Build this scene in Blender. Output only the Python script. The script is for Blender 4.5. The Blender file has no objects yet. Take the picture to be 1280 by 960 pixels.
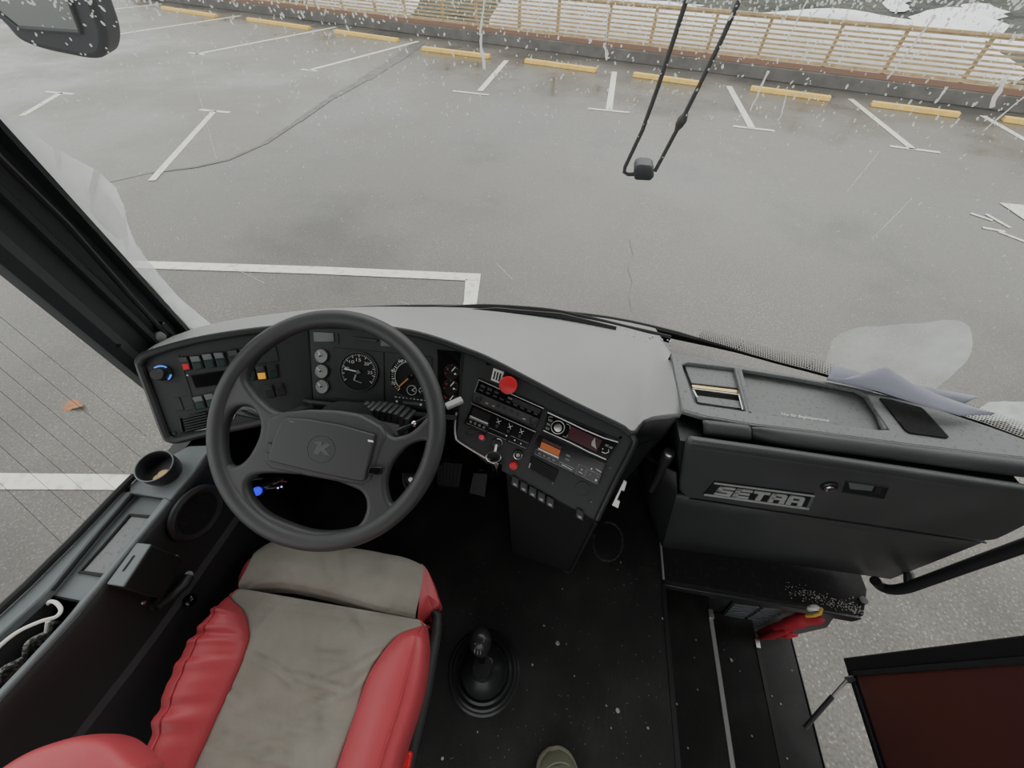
import bpy, bmesh, math, random
from mathutils import Vector, Matrix, noise
random.seed(7)
R = math.radians
SC = bpy.context.scene
COL = SC.collection
V = Vector
# ------------------------------------------------------------------ camera
FPX = 480.0
CAM = V((0, 0, 1.5))
_d = V((-10, -396, 480)).normalized()
_up = -_d
_f = V((.25, (1 - .25*10/480)/.825, 1.0)); _f = (_f - _up*_f.dot(_up)).normalized()
_r = _up.cross(_f)
if _r.x < 0: _r = -_r
CM = Matrix((_r, _f, _up))                       # world = CM @ (right, up, forward)
def ray(px, py): return CM @ V(((px-640)/FPX, -(py-480)/FPX, 1.0))
def Z(px, py, z): v = ray(px, py); return CAM + v*((z-CAM.z)/v.z)
def X(px, py, x): v = ray(px, py); return CAM + v*((x-CAM.x)/v.x)
def Y(px, py, y): v = ray(px, py); return CAM + v*((y-CAM.y)/v.y)
class Plane:
    def __init__(s, p, n):
        s.p = V(p); s.n = V(n).normalized()
        if s.n.dot(CAM - s.p) < 0: s.n = -s.n
    def P(s, px, py, h=0.0):
        v = ray(px, py); return CAM + v*((s.p-CAM).dot(s.n)/v.dot(s.n)) + s.n*h
    def axes(s):
        u = V((0, 0, 1)).cross(s.n)
        u = u.normalized() if u.length > 1e-4 else V((1, 0, 0))
        return u, s.n.cross(u).normalized()
def plane3(a, b, c): return Plane(a, (V(b)-V(a)).cross(V(c)-V(a)))
cd = bpy.data.cameras.new('camera'); cam = bpy.data.objects.new('camera', cd); COL.objects.link(cam)
cd.sensor_fit = 'HORIZONTAL'; cd.sensor_width = 36; cd.lens = 36*FPX/1280; cd.clip_start = .01; cd.clip_end = 400
xw = CM @ V((1, 0, 0)); yw = CM @ V((0, 1, 0)); zw = -(CM @ V((0, 0, 1)))
cam.matrix_world = Matrix(((xw.x, yw.x, zw.x, CAM.x), (xw.y, yw.y, zw.y, CAM.y), (xw.z, yw.z, zw.z, CAM.z), (0, 0, 0, 1)))
SC.camera = cam
# ------------------------------------------------------------------ materials
def s2l(c): return tuple(((v/255)/12.92 if v/255 <= .04045 else ((v/255+.055)/1.055)**2.4) for v in c)
def mat(name, col, rough=.5, metal=0, bump=None, var=None, emit=None, spec=.5, coat=0):
    m = bpy.data.materials.new(name); m.use_nodes = True
    nt = m.node_tree; N = nt.nodes; L = nt.links; b = N['Principled BSDF']
    b.inputs['Base Color'].default_value = (*col, 1); b.inputs['Roughness'].default_value = rough
    b.inputs['Metallic'].default_value = metal; b.inputs['Specular IOR Level'].default_value = spec
    b.inputs['Coat Weight'].default_value = coat
    tc = N.new('ShaderNodeTexCoord')
    if bump:
        sc, st, dist = bump
        n = N.new('ShaderNodeTexNoise'); n.inputs['Scale'].default_value = sc; n.inputs['Detail'].default_value = 3
        bp = N.new('ShaderNodeBump'); bp.inputs['Strength'].default_value = st; bp.inputs['Distance'].default_value = dist
        L.new(tc.outputs['Object'], n.inputs['Vector']); L.new(n.outputs['Fac'], bp.inputs['Height']); L.new(bp.outputs['Normal'], b.inputs['Normal'])
    if var:
        sc, col2, lo, hi = var
        n = N.new('ShaderNodeTexNoise'); n.inputs['Scale'].default_value = sc; n.inputs['Detail'].default_value = 5
        cr = N.new('ShaderNodeValToRGB'); cr.color_ramp.elements[0].position = lo; cr.color_ramp.elements[1].position = hi
        cr.color_ramp.elements[0].color = (*col, 1); cr.color_ramp.elements[1].color = (*col2, 1)
        L.new(tc.outputs['Object'], n.inputs['Vector']); L.new(n.outputs['Fac'], cr.inputs['Fac']); L.new(cr.outputs['Color'], b.inputs['Base Color'])
    if emit:
        b.inputs['Emission Color'].default_value = (*emit[0], 1); b.inputs['Emission Strength'].default_value = emit[1]
    return m
M = {}
M['black'] = mat('black_plastic', (.016, .017, .018), .5, bump=(900, .25, .001))
M['panel'] = mat('panel_plastic', (.028, .030, .031), .55, bump=(1200, .2, .001))
M['satin'] = mat('satin_black', (.026, .027, .028), .36)
M['gloss'] = mat('gloss_black', (.006, .006, .007), .12)
M['rubber'] = mat('black_rubber', (.012, .012, .013), .6)
M['wheel'] = mat('wheel_plastic', (.048, .049, .05), .46, bump=(500, .3, .001))
M['dashtop'] = mat('dash_cover', (.40, .405, .40), .48, bump=(1400, .35, .001), var=(6, (.44, .445, .44), .35, .7), spec=.8)
M['ledge'] = mat('ledge_plastic', (.17, .19, .195), .5, bump=(1200, .25, .001))
M['tray'] = mat('tray_plastic', (.19, .197, .198), .48, bump=(160, .2, .002), var=(120, (.115, .122, .124), .56, .68), spec=.7)
M['lid'] = mat('lid_plastic', (.056, .060, .060), .42, bump=(700, .4, .001), var=(5, (.074, .08, .08), .45, .7))
M['dark'] = mat('dark_void', (.006, .006, .006), .8)
M['chrome'] = mat('chrome', (.75, .75, .74), .18, 1)
M['alu'] = mat('aluminium', (.55, .55, .54), .38, 1)
M['brass'] = mat('brass_strip', (.45, .33, .16), .3, 1)
M['red'] = mat('red_plastic', (.75, .03, .04), .35)
M['redled'] = mat('red_lamp', (.3, .01, .02), .3, emit=((1, .05, .12), .35))
M['white'] = mat('white_print', (.9, .9, .88), .5)
M['dial'] = mat('grey_dial', (.38, .39, .38), .5)
M['face'] = mat('dial_black', (.009, .009, .01), .55, spec=.25)
M['lcd'] = mat('lcd_grey', (.14, .155, .155), .3)
M['yellowsw'] = mat('amber_lamp', (.8, .35, .02), .4, emit=((1, .5, .05), .35))
M['green'] = mat('dark_green_lens', (.012, .045, .035), .3)
M['orange'] = mat('orange_display', (.35, .09, .02), .4, emit=((1, .25, .06), .12))
M['maroon'] = mat('maroon_display', (.07, .018, .024), .2)
M['blue'] = mat('blue_lamp', (.05, .1, .7), .3, emit=((.12, .35, 1), .8))
M['blueled'] = mat('deep_blue_led', (.02, .02, .6), .3, emit=((.01, .01, 1), 1.1))
M['violet'] = mat('violet_led', (.5, .4, .9), .3, emit=((.6, .45, 1), 1.5))
M['needle'] = mat('needle_white', (.85, .85, .82), .5)
M['needleo'] = mat('needle_orange', (.8, .3, .06), .5)
M['leather'] = mat('red_leather', (.52, .072, .088), .45, bump=(60, .12, .004))
M['fabric'] = mat('grey_suede', (.27, .252, .215), .95, bump=(16, .45, .014), var=(8, (.36, .342, .30), .35, .72))
M['paper'] = mat('paper', (.40, .42, .50), .7)
M['olive'] = mat('olive_canvas', (.16, .16, .11), .85, bump=(600, .4, .001))
M['sole'] = mat('shoe_sole', (.26, .26, .19), .7)
M['cable'] = mat('white_cable', (.8, .8, .74), .5)
M['doorred'] = mat('door_red', (.12, .042, .04), .35, bump=(300, .2, .001), var=(2.2, (.15, .05, .036), .4, .7))
M['cloth'] = mat('red_cloth', (.5, .03, .045), .7, bump=(40, .4, .006))
M['lint'] = mat('lint_grey', (.3, .29, .27), .9, var=(220, (.05, .05, .05), .45, .55))
M['snow'] = mat('snow', (.86, .87, .88), .8, bump=(3, .5, .08), var=(2.5, (.7, .7, .7), .5, .8))
M['ice'] = mat('ice_bits', (.8, .83, .84), .25)
M['wood'] = mat('fence_wood', (.56, .42, .22), .8, var=(7, (.36, .24, .12), .4, .75))
M['redwood'] = mat('red_beam', (.24, .13, .085), .7)
M['curb'] = mat('curb_concrete', (.10, .095, .088), .7, var=(3, (.16, .15, .14), .4, .7))
M['yellow'] = mat('yellow_paint', (.82, .52, .09), .55, var=(6, (.6, .4, .1), .5, .8))
M['leaf'] = mat('brown_leaf', (.33, .14, .06), .8)
M['crumb'] = mat('crumb', (.5, .48, .44), .9)
M['mirrorglass'] = mat('mirror_glass', (.36, .385, .375), .06, 1)
M['housing'] = mat('mirror_housing', (.028, .031, .038), .45)
M['pillar'] = mat('pillar_trim', (.034, .038, .041), .5, bump=(900, .2, .001))
M['emblem'] = mat('emblem_grey', (.085, .087, .088), .4)
M['knobmat'] = mat('knob_plastic', (.03, .03, .031), .28)
M['ceil'] = mat('ceiling_cloth', (.25, .25, .24), .9)
M['body'] = mat('body_paint', (.6, .6, .58), .4)

def nodes(name):
    m = bpy.data.materials.new(name); m.use_nodes = True; nt = m.node_tree
    nt.nodes.clear(); o = nt.nodes.new('ShaderNodeOutputMaterial'); return m, nt, nt.nodes, nt.links, o
def asphalt(name, c1, c2, wet, speck=1.0):
    m, nt, N, L, o = nodes(name)
    b = N.new('ShaderNodeBsdfPrincipled'); tc = N.new('ShaderNodeTexCoord'); b.inputs['Specular IOR Level'].default_value = .42
    n1 = N.new('ShaderNodeTexNoise'); n1.inputs['Scale'].default_value = .42; n1.inputs['Detail'].default_value = 8; n1.inputs['Roughness'].default_value = .6
    n2 = N.new('ShaderNodeTexNoise'); n2.inputs['Scale'].default_value = 60; n2.inputs['Detail'].default_value = 4
    n3 = N.new('ShaderNodeTexVoronoi'); n3.inputs['Scale'].default_value = 48
    for n in (n1, n2, n3): L.new(tc.outputs['Object'], n.inputs['Vector'])
    cr = N.new('ShaderNodeValToRGB'); e = cr.color_ramp.elements
    e[0].position = .35; e[0].color = (*c1, 1); e[1].position = .68; e[1].color = (*c2, 1); L.new(n1.outputs['Fac'], cr.inputs['Fac'])
    r2 = N.new('ShaderNodeMapRange'); r2.inputs[1].default_value = .3; r2.inputs[2].default_value = .7; r2.inputs[3].default_value = .72; r2.inputs[4].default_value = 1.28
    L.new(n2.outputs['Fac'], r2.inputs[0])
    r3 = N.new('ShaderNodeMapRange'); r3.inputs[1].default_value = 0; r3.inputs[2].default_value = .35; r3.inputs[3].default_value = 1+.75*speck; r3.inputs[4].default_value = 1-.12*speck
    L.new(n3.outputs['Distance'], r3.inputs[0])
    mu = N.new('ShaderNodeMath'); mu.operation = 'MULTIPLY'; L.new(r2.outputs[0], mu.inputs[0]); L.new(r3.outputs[0], mu.inputs[1])
    mx = N.new('ShaderNodeVectorMath'); mx.operation = 'SCALE'; L.new(cr.outputs['Color'], mx.inputs[0]); L.new(mu.outputs[0], mx.inputs['Scale'])
    L.new(mx.outputs[0], b.inputs['Base Color'])
    rr = N.new('ShaderNodeMapRange'); rr.inputs[1].default_value = .38; rr.inputs[2].default_value = .62; rr.inputs[3].default_value = wet[0]; rr.inputs[4].default_value = wet[1]
    L.new(n1.outputs['Fac'], rr.inputs[0]); L.new(rr.outputs[0], b.inputs['Roughness'])
    bp = N.new('ShaderNodeBump'); bp.inputs['Strength'].default_value = .25; bp.inputs['Distance'].default_value = .004
    L.new(n2.outputs['Fac'], bp.inputs['Height']); L.new(bp.outputs['Normal'], b.inputs['Normal'])
    L.new(b.outputs[0], o.inputs[0]); return m
M['asphalt'] = asphalt('wet_asphalt', (.066, .061, .051), (.17, .162, .141), (.10, .48), 1.3)
M['asphalt2'] = asphalt('pale_asphalt', (.088, .082, .066), (.19, .181, .152), (.14, .5), .7)
M['paint'] = mat('road_paint', (.66, .65, .56), .6, var=(14, (.42, .41, .36), .52, .72))
M['tar'] = mat('tar_seam', (.05, .047, .042), .4, var=(5, (.12, .114, .104), .4, .7))
def ribbed(name, col, scale, axis, dist, dust=None):
    m = mat(name, col, .62); nt = m.node_tree; N = nt.nodes; L = nt.links; b = N['Principled BSDF']
    tc = [n for n in N if n.type == 'TEX_COORD'][0]
    w = N.new('ShaderNodeTexWave'); w.bands_direction = axis; w.inputs['Scale'].default_value = scale
    L.new(tc.outputs['Object'], w.inputs['Vector'])
    bp = N.new('ShaderNodeBump'); bp.inputs['Strength'].default_value = .6; bp.inputs['Distance'].default_value = dist
    L.new(w.outputs['Fac'], bp.inputs['Height']); L.new(bp.outputs['Normal'], b.inputs['Normal'])
    n = N.new('ShaderNodeTexNoise'); n.inputs['Scale'].default_value = 7; n.inputs['Detail'].default_value = 8
    L.new(tc.outputs['Object'], n.inputs['Vector'])
    cr = N.new('ShaderNodeValToRGB'); e = cr.color_ramp.elements; e[0].position = .45; e[1].position = .8
    e[0].color = (*col, 1); e[1].color = (*[c*2.2+.004 for c in col], 1)
    L.new(n.outputs['Fac'], cr.inputs['Fac']); L.new(cr.outputs['Color'], b.inputs['Base Color'])
    return m
M['floor'] = ribbed('ribbed_rubber', (.017, .017, .0165), 75, 'X', .002)
M['fuzz'] = mat('black_carpet', (.013, .013, .013), .95, bump=(500, .8, .004), var=(60, (.03, .03, .03), .55, .75))
M['hill'] = mat('hillside', (.035, .04, .032), .9, bump=(2, 1, .3), var=(.55, (.09, .095, .075), .35, .62))
def glass(name, veil, fres):
    m, nt, N, L, o = nodes(name)
    t = N.new('ShaderNodeBsdfTransparent'); t.inputs[0].default_value = (.95, .97, .96, 1)
    g = N.new('ShaderNodeBsdfGlossy'); g.inputs['Roughness'].default_value = .02
    d = N.new('ShaderNodeBsdfTranslucent'); d.inputs[0].default_value = (.9, .92, .9, 1)
    lw = N.new('ShaderNodeFresnel'); lw.inputs['IOR'].default_value = fres
    a = N.new('ShaderNodeMixShader'); a.inputs[0].default_value = veil; L.new(t.outputs[0], a.inputs[1]); L.new(d.outputs[0], a.inputs[2])
    c = N.new('ShaderNodeMixShader'); L.new(lw.outputs[0], c.inputs[0]); L.new(a.outputs[0], c.inputs[1]); L.new(g.outputs[0], c.inputs[2])
    L.new(c.outputs[0], o.inputs[0]); return m
M['glass'] = glass('windscreen_glass', .03, 1.15)
M['sideglass'] = glass('side_glass', .05, 1.18)
def frost(name, lo, hi, scale, col=(.92, .96, .95)):
    m, nt, N, L, o = nodes(name)
    t = N.new('ShaderNodeBsdfTransparent'); d = N.new('ShaderNodeBsdfTranslucent'); d.inputs[0].default_value = (*col, 1)
    d2 = N.new('ShaderNodeBsdfDiffuse'); d2.inputs[0].default_value = (*col, 1)
    dd = N.new('ShaderNodeMixShader'); dd.inputs[0].default_value = .35; L.new(d.outputs[0], dd.inputs[1]); L.new(d2.outputs[0], dd.inputs[2])
    tc = N.new('ShaderNodeTexCoord'); n = N.new('ShaderNodeTexNoise'); n.inputs['Scale'].default_value = scale; n.inputs['Detail'].default_value = 7
    L.new(tc.outputs['Object'], n.inputs['Vector'])
    mr = N.new('ShaderNodeMapRange'); mr.inputs[1].default_value = .3; mr.inputs[2].default_value = .7; mr.inputs[3].default_value = lo; mr.inputs[4].default_value = hi
    L.new(n.outputs['Fac'], mr.inputs[0])
    x = N.new('ShaderNodeMixShader'); L.new(mr.outputs[0], x.inputs[0]); L.new(t.outputs[0], x.inputs[1]); L.new(dd.outputs[0], x.inputs[2])
    L.new(x.outputs[0], o.inputs[0]); return m
M['frost'] = frost('frost_film', .62, .97, 18, (.97, .99, .985))
M['frost_thin'] = frost('thin_frost_film', .12, .48, 9)
M['slush'] = frost('slush_film', .5, .95, 30)
M['drop'] = frost('water_drop', .55, .95, 90, (.97, .97, .94))
def frit():
    m, nt, N, L, o = nodes('dotted_frit')
    t = N.new('ShaderNodeBsdfTransparent'); d = N.new('ShaderNodeBsdfPrincipled'); d.inputs['Base Color'].default_value = (.01, .01, .01, 1)
    tc = N.new('ShaderNodeTexCoord'); w = N.new('ShaderNodeTexVoronoi'); w.inputs['Scale'].default_value = 230; w.inputs['Randomness'].default_value = 0
    L.new(tc.outputs['Object'], w.inputs['Vector'])
    mr = N.new('ShaderNodeMath'); mr.operation = 'LESS_THAN'; mr.inputs[1].default_value = .40; L.new(w.outputs['Distance'], mr.inputs[0])
    x = N.new('ShaderNodeMixShader'); L.new(mr.outputs[0], x.inputs[0]); L.new(t.outputs[0], x.inputs[1]); L.new(d.outputs[0], x.inputs[2])
    L.new(x.outputs[0], o.inputs[0]); return m
M['frit'] = frit()
# ------------------------------------------------------------------ mesh helpers
ORG = {}
def crom(pts, n=8, closed=True):
    P = [V(p) for p in pts]; out = []; k = len(P)
    for i in range(k if closed else k-1):
        if closed: a, b, c, d = P[i-1], P[i], P[(i+1) % k], P[(i+2) % k]
        else: a, b, c, d = P[max(i-1, 0)], P[i], P[i+1], P[min(i+2, k-1)]
        for j in range(n):
            t = j/n
            out.append(.5*((2*b)+(c-a)*t+(2*a-5*b+4*c-d)*t*t+(3*b-a-3*c+d)*t**3))
    if not closed: out.append(P[-1])
    return out
class MB:
    def __init__(s): s.v = []; s.f = []
    def add(s, vs, fs):
        o = len(s.v); s.v += [V(p) for p in vs]; s.f += [[i+o for i in f] for f in fs]; return s
    def prism(s, pts, n, d0, d1):
        n = V(n); k = len(pts); P = [V(p) for p in pts]
        vs = [p+n*d0 for p in P]+[p+n*d1 for p in P]
        fs = [list(range(k))[::-1], list(range(k, 2*k))]+[[i, (i+1) % k, k+(i+1) % k, k+i] for i in range(k)]
        return s.add(vs, fs)
    def px(s, pl, quad, h0, h1): return s.prism([pl.P(*q) for q in quad], pl.n, h0, h1)
    def box(s, a, b):
        a, b = V(a), V(b)
        return s.prism([(a.x, a.y, 0), (b.x, a.y, 0), (b.x, b.y, 0), (a.x, b.y, 0)], (0, 0, 1), a.z, b.z)
    def bar(s, a, b, w, h, up=(0, 0, 1)):
        a, b = V(a), V(b); d = (b-a).normalized(); u = d.cross(V(up)).normalized(); w2 = u.cross(d)
        q = [a+u*w/2+w2*h/2, a-u*w/2+w2*h/2, a-u*w/2-w2*h/2, a+u*w/2-w2*h/2]
        return s.prism(q, d, 0, (b-a).length)
    def tube(s, pts, r, seg=10, closed=False):
        P = [V(p) for p in pts]; k = len(P); rs = r if isinstance(r, (list, tuple)) else [r]*k
        vs = []; u = None
        for i in range(k):
            if closed: d = P[(i+1) % k]-P[i-1]
            else: d = P[min(i+1, k-1)]-P[max(i-1, 0)]
            d.normalize()
            if u is None: u = d.orthogonal().normalized()
            u = (u-d*u.dot(d)).normalized(); w = d.cross(u)
            for j in range(seg):
                a = 2*math.pi*j/seg; vs.append(P[i]+(u*math.cos(a)+w*math.sin(a))*rs[i])
        fs = []
        for i in range(k if closed else k-1):
            for j in range(seg):
                i2 = (i+1) % k; fs.append([i*seg+j, i*seg+(j+1) % seg, i2*seg+(j+1) % seg, i2*seg+j])
        if not closed: fs += [list(range(seg))[::-1], [(k-1)*seg+j for j in range(seg)]]
        return s.add(vs, fs)
    def lathe(s, c, ax, prof, seg=32):
        c = V(c); ax = V(ax).normalized(); u = ax.orthogonal().normalized(); w = ax.cross(u); vs = []; k = len(prof)
        for r, h in prof:
            for j in range(seg):
                a = 2*math.pi*j/seg; vs.append(c+ax*h+(u*math.cos(a)+w*math.sin(a))*max(r, 1e-5))
        fs = [[i*seg+j, i*seg+(j+1) % seg, (i+1)*seg+(j+1) % seg, (i+1)*seg+j] for i in range(k-1) for j in range(seg)]
        fs += [list(range(seg))[::-1], [(k-1)*seg+j for j in range(seg)]]
        return s.add(vs, fs)
    def loft(s, rows, closed=False):
        k = len(rows[0]); vs = [p for r in rows for p in r]
        fs = [[i*k+j, i*k+(j+1) % k, (i+1)*k+(j+1) % k, (i+1)*k+j] for i in range(len(rows)-1) for j in range(k if closed else k-1)]
        return s.add(vs, fs)
    def build(s, name, m, parent=None, bevel=0, smooth=True, sub=0, ang=38, solid=0, seg=2):
        if parent is not None: org = ORG[parent]
        else:
            xs = [p.x for p in s.v]; ys = [p.y for p in s.v]; zs = [p.z for p in s.v]
            org = V(((min(xs)+max(xs))/2, (min(ys)+max(ys))/2, min(zs)))
        me = bpy.data.meshes.new(name); me.from_pydata([p-org for p in s.v], [], s.f)
        bm = bmesh.new(); bm.from_mesh(me); bmesh.ops.recalc_face_normals(bm, faces=bm.faces); bm.to_mesh(me); bm.free()
        me.materials.append(M[m])
        if smooth:
            for p in me.polygons: p.use_smooth = True
            if not sub: me.set_sharp_from_angle(angle=R(ang))
        o = bpy.data.objects.new(name, me); COL.objects.link(o)
        if parent is not None: o.parent = parent
        else: o.location = org
        ORG[o] = org
        if solid: q = o.modifiers.new('solid', 'SOLIDIFY'); q.thickness = solid; q.offset = -1
        if bevel: q = o.modifiers.new('bevel', 'BEVEL'); q.width = bevel; q.segments = seg; q.limit_method = 'ANGLE'; q.angle_limit = R(35); q.use_clamp_overlap = True
        if sub: q = o.modifiers.new('sub', 'SUBSURF'); q.levels = sub; q.render_levels = sub
        return o
def tag(o, label=None, cat=None, group=None, kind=None):
    if label: o['label'] = label
    if cat: o['category'] = cat
    if group: o['group'] = group
    if kind: o['kind'] = kind
    return o
def thing(name, loc, label, cat, group=None, kind=None):
    o = bpy.data.objects.new(name, None); COL.objects.link(o); o.location = V(loc); o.empty_display_size = .05
    ORG[o] = V(loc); return tag(o, label, cat, group, kind)
def struct(o): o['kind'] = 'structure'; return o
def bil(q, s, t):                          # quad TL,TR,BR,BL ; t downwards
    a, b, c, d = [V((*p, 0)) for p in q]
    r = (a*(1-s)+b*s)*(1-t)+(d*(1-s)+c*s)*t; return (r.x, r.y)
def rect(q, s0, t0, s1, t1): return [bil(q, s0, t0), bil(q, s1, t0), bil(q, s1, t1), bil(q, s0, t1)]
def circ_on(pl, px, py, r, h=0, n=24, stretch=1):
    c = pl.P(px, py, h); u, w = pl.axes()
    return [c+(u*math.cos(2*math.pi*i/n)*stretch+w*math.sin(2*math.pi*i/n))*r for i in range(n)]
def text_px(name, txt, pl, quad, h, m, parent, bold=0):
    cu = bpy.data.curves.new(name, 'FONT'); cu.body = txt; cu.offset = bold; cu.resolution_u = 4
    t = bpy.data.objects.new(name+'_tmp', cu); COL.objects.link(t); bpy.context.view_layer.update()
    me = bpy.data.meshes.new_from_object(t.evaluated_get(bpy.context.evaluated_depsgraph_get()))
    xs = [v.co.x for v in me.vertices]; ys = [v.co.y for v in me.vertices]
    x0, x1, y0, y1 = min(xs), max(xs), min(ys), max(ys); mb = MB()
    A = [pl.P(*bil(quad, (v.co.x-x0)/(x1-x0), 1-(v.co.y-y0)/(y1-y0)), h) for v in me.vertices]
    mb.add(A, [list(p.vertices) for p in me.polygons])
    bpy.data.objects.remove(t); bpy.data.curves.remove(cu)
    return mb.build(name, m, parent, smooth=False)
def plate(outer, holes, to3, ext, bev, nseg=2):  # filled outline with holes, thick and rounded; 2D in, to3(x,y,z) out
    cu = bpy.data.curves.new('p', 'CURVE'); cu.dimensions = '2D'; cu.fill_mode = 'BOTH'; cu.extrude = ext; cu.bevel_depth = bev; cu.bevel_resolution = nseg; cu.offset = -bev
    for ring in [outer]+holes:
        sp = cu.splines.new('POLY'); sp.points.add(len(ring)-1); sp.use_cyclic_u = True
        for p, q in zip(sp.points, ring): p.co = (q[0], q[1], 0, 1)
    t = bpy.data.objects.new('p', cu); COL.objects.link(t); bpy.context.view_layer.update()
    me = bpy.data.meshes.new_from_object(t.evaluated_get(bpy.context.evaluated_depsgraph_get()))
    mb = MB().add([to3(v.co.x, v.co.y, v.co.z) for v in me.vertices], [list(p.vertices) for p in me.polygons])
    bpy.data.objects.remove(t); bpy.data.curves.remove(cu); return mb
# ================================================================== EXTERIOR
G = -.94
w = bpy.data.worlds.new('overcast'); SC.world = w; w.use_nodes = True
nt = w.node_tree; bg = nt.nodes['Background']
tc = nt.nodes.new('ShaderNodeTexCoord'); sx = nt.nodes.new('ShaderNodeSeparateXYZ'); cr = nt.nodes.new('ShaderNodeValToRGB')
nt.links.new(tc.outputs['Generated'], sx.inputs[0]); nt.links.new(sx.outputs['Z'], cr.inputs['Fac']); nt.links.new(cr.outputs['Color'], bg.inputs['Color'])
cr.color_ramp.elements[0].color = (.78, .80, .80, 1); cr.color_ramp.elements[1].color = (1, 1.0, .99, 1); cr.color_ramp.elements[1].position = .7
bg.inputs['Strength'].default_value = 1.75
sd = bpy.data.lights.new('cloud_sun', 'SUN'); sd.energy = 1.1; sd.angle = R(60); sd.color = (1, .98, .94)
so = bpy.data.objects.new('cloud_sun', sd); COL.objects.link(so); so.rotation_euler = (R(-38), R(12), 0)

gr = struct(MB().add([(-45, -12, G), (45, -12, G), (45, 40, G), (-45, 40, G)], [[0, 1, 2, 3]]).build('ground', 'asphalt', smooth=False))
seam = [(190, 216), (245, 209), (285, 200), (330, 180), (372, 152), (415, 122), (455, 100), (490, 78), (524, 54)]
pl = [Z(*p, G) for p in seam]
pp = [(-45, -12, G), (-8, -5, G), Z(0, 262, G), Z(120, 232, G)]+pl+[Z(400, 36, G), Z(200, 5, G), (-45, 34, G)]
MB().prism(pp, (0, 0, 1), 0, .004).build('asphalt_patch', 'asphalt2', gr, smooth=False)
mb = MB()
for i in range(len(pl)-1):
    wd = (.05, .06, .07, .10, .14, .20, .30, .38)[i]
    mb.bar(pl[i]+V((0, 0, .004)), pl[i+1]+V((0, 0, .004)), wd, .004)
mb.build('tar_seam', 'tar', gr, smooth=False)
mb = MB(); cp = [Z(*p, G) for p in [(787, 300), (791, 318), (785, 336), (790, 352), (786, 372), (790, 390)]]
for a, b in zip(cp, cp[1:]): mb.bar(a+V((0, 0, .002)), b+V((0, 0, .002)), .008, .003)
mb.build('crack', 'tar', gr, smooth=False)
def line(mb, a, b, w): mb.bar(Z(*a, G)+V((0, 0, .006)), Z(*b, G)+V((0, 0, .006)), w, .004)
bays = [([((600, 114), (633, 76), .13)], ((566, 114), (611, 119))), ([((761, 138), (768, 90), .13)], ((735, 136), (787, 141))),
        ([((940, 161), (911, 108), .13)], ((916, 158), (968, 164))), ([((1141, 187), (1063, 124), .12)], ((1112, 183), (1175, 191))),
        ([((1330, 203), (1228, 145), .12)], ((1300, 200), (1360, 210))), ([((387, 88), (523, 52), .12)], ((376, 87), (397, 89))),
        ([((245, 68), (420, 34), .12)], ((236, 66), (256, 69))), ([((128, 46), (300, 20), .12)], None), ([((122, 14), (202, 5), .12)], None),
        ([((268, 139), (190, 226), .1)], ((250, 137.5), (287, 141))), ([((76, 116.5), (28, 145), .11)], ((57, 115), (92, 118)))]
for segs, t in bays:
    mb = MB()
    for a, b, wd in segs: line(mb, a, b, wd)
    if t: line(mb, *t, .085)
    mb.build('bay_marking', 'paint', gr, smooth=False)
mb = MB()
mb.prism([Z(*p, G) for p in [(150, 326), (400, 334), (601, 343), (600, 352), (400, 343), (150, 335)]], (0, 0, 1), .004, .009)
mb.prism([Z(*p, G) for p in [(582, 350), (600, 351), (596, 380), (590, 400), (572, 400), (580, 378)]], (0, 0, 1), .004, .009)
tag(mb.build('bay_marking', 'paint', gr, smooth=False), 'long white corner bay line')
mb = MB().prism([Z(*p, G) for p in [(-120, 589), (0, 592), (190, 594), (190, 613), (0, 612), (-120, 611)]], (0, 0, 1), .004, .009)
tag(mb.build('bay_marking', 'paint', gr, smooth=False), 'broad white bay line')
MB().prism([Z(*p, G) for p in [(1249, 254), (1300, 259), (1330, 300), (1290, 282)]], (0, 0, 1), .004, .009).build('arrow_marking', 'paint', gr, smooth=False)
mb = MB()
for a, b in [((1213, 267), (1240, 276)), ((1232, 268), (1262, 285)), ((1228, 285), (1256, 290)), ((1248, 290), (1282, 303))]: line(mb, a, b, .05)
mb.build('worn_marking', 'paint', gr, smooth=False)
# wheel stops
stops = [((202, 7), (269, 17)), ((309, 21), (386, 32)), ((419, 36), (497, 47)), ((528, 57), (612, 67)), ((657, 72), (746, 84)), ((793, 89), (880, 101)), ((940, 106), (1040, 119)), ((1092, 125), (1202, 139)), ((1258, 144), (1360, 158))]
ords = ['first', 'second', 'third', 'fourth', 'fifth', 'sixth', 'seventh', 'eighth', 'ninth']
for i, (a, b) in enumerate(stops):
    A, B = Z(*a, G+.1), Z(*b, G+.1); A.z = B.z = G; d = (B-A).normalized(); n = V((-d.y, d.x, 0))
    mb = MB().prism([A+n*.09, A-n*.09, A-n*.06+V((0, 0, .085)), A+n*.06+V((0, 0, .085))], d, 0, (B-A).length)
    tag(mb.build('wheel_stop', 'yellow', bevel=.012), f'{ords[i]} yellow painted wheel stop from the left along the wooden fence', 'wheel stop', 'yellow wheel stops along the fence')
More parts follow.
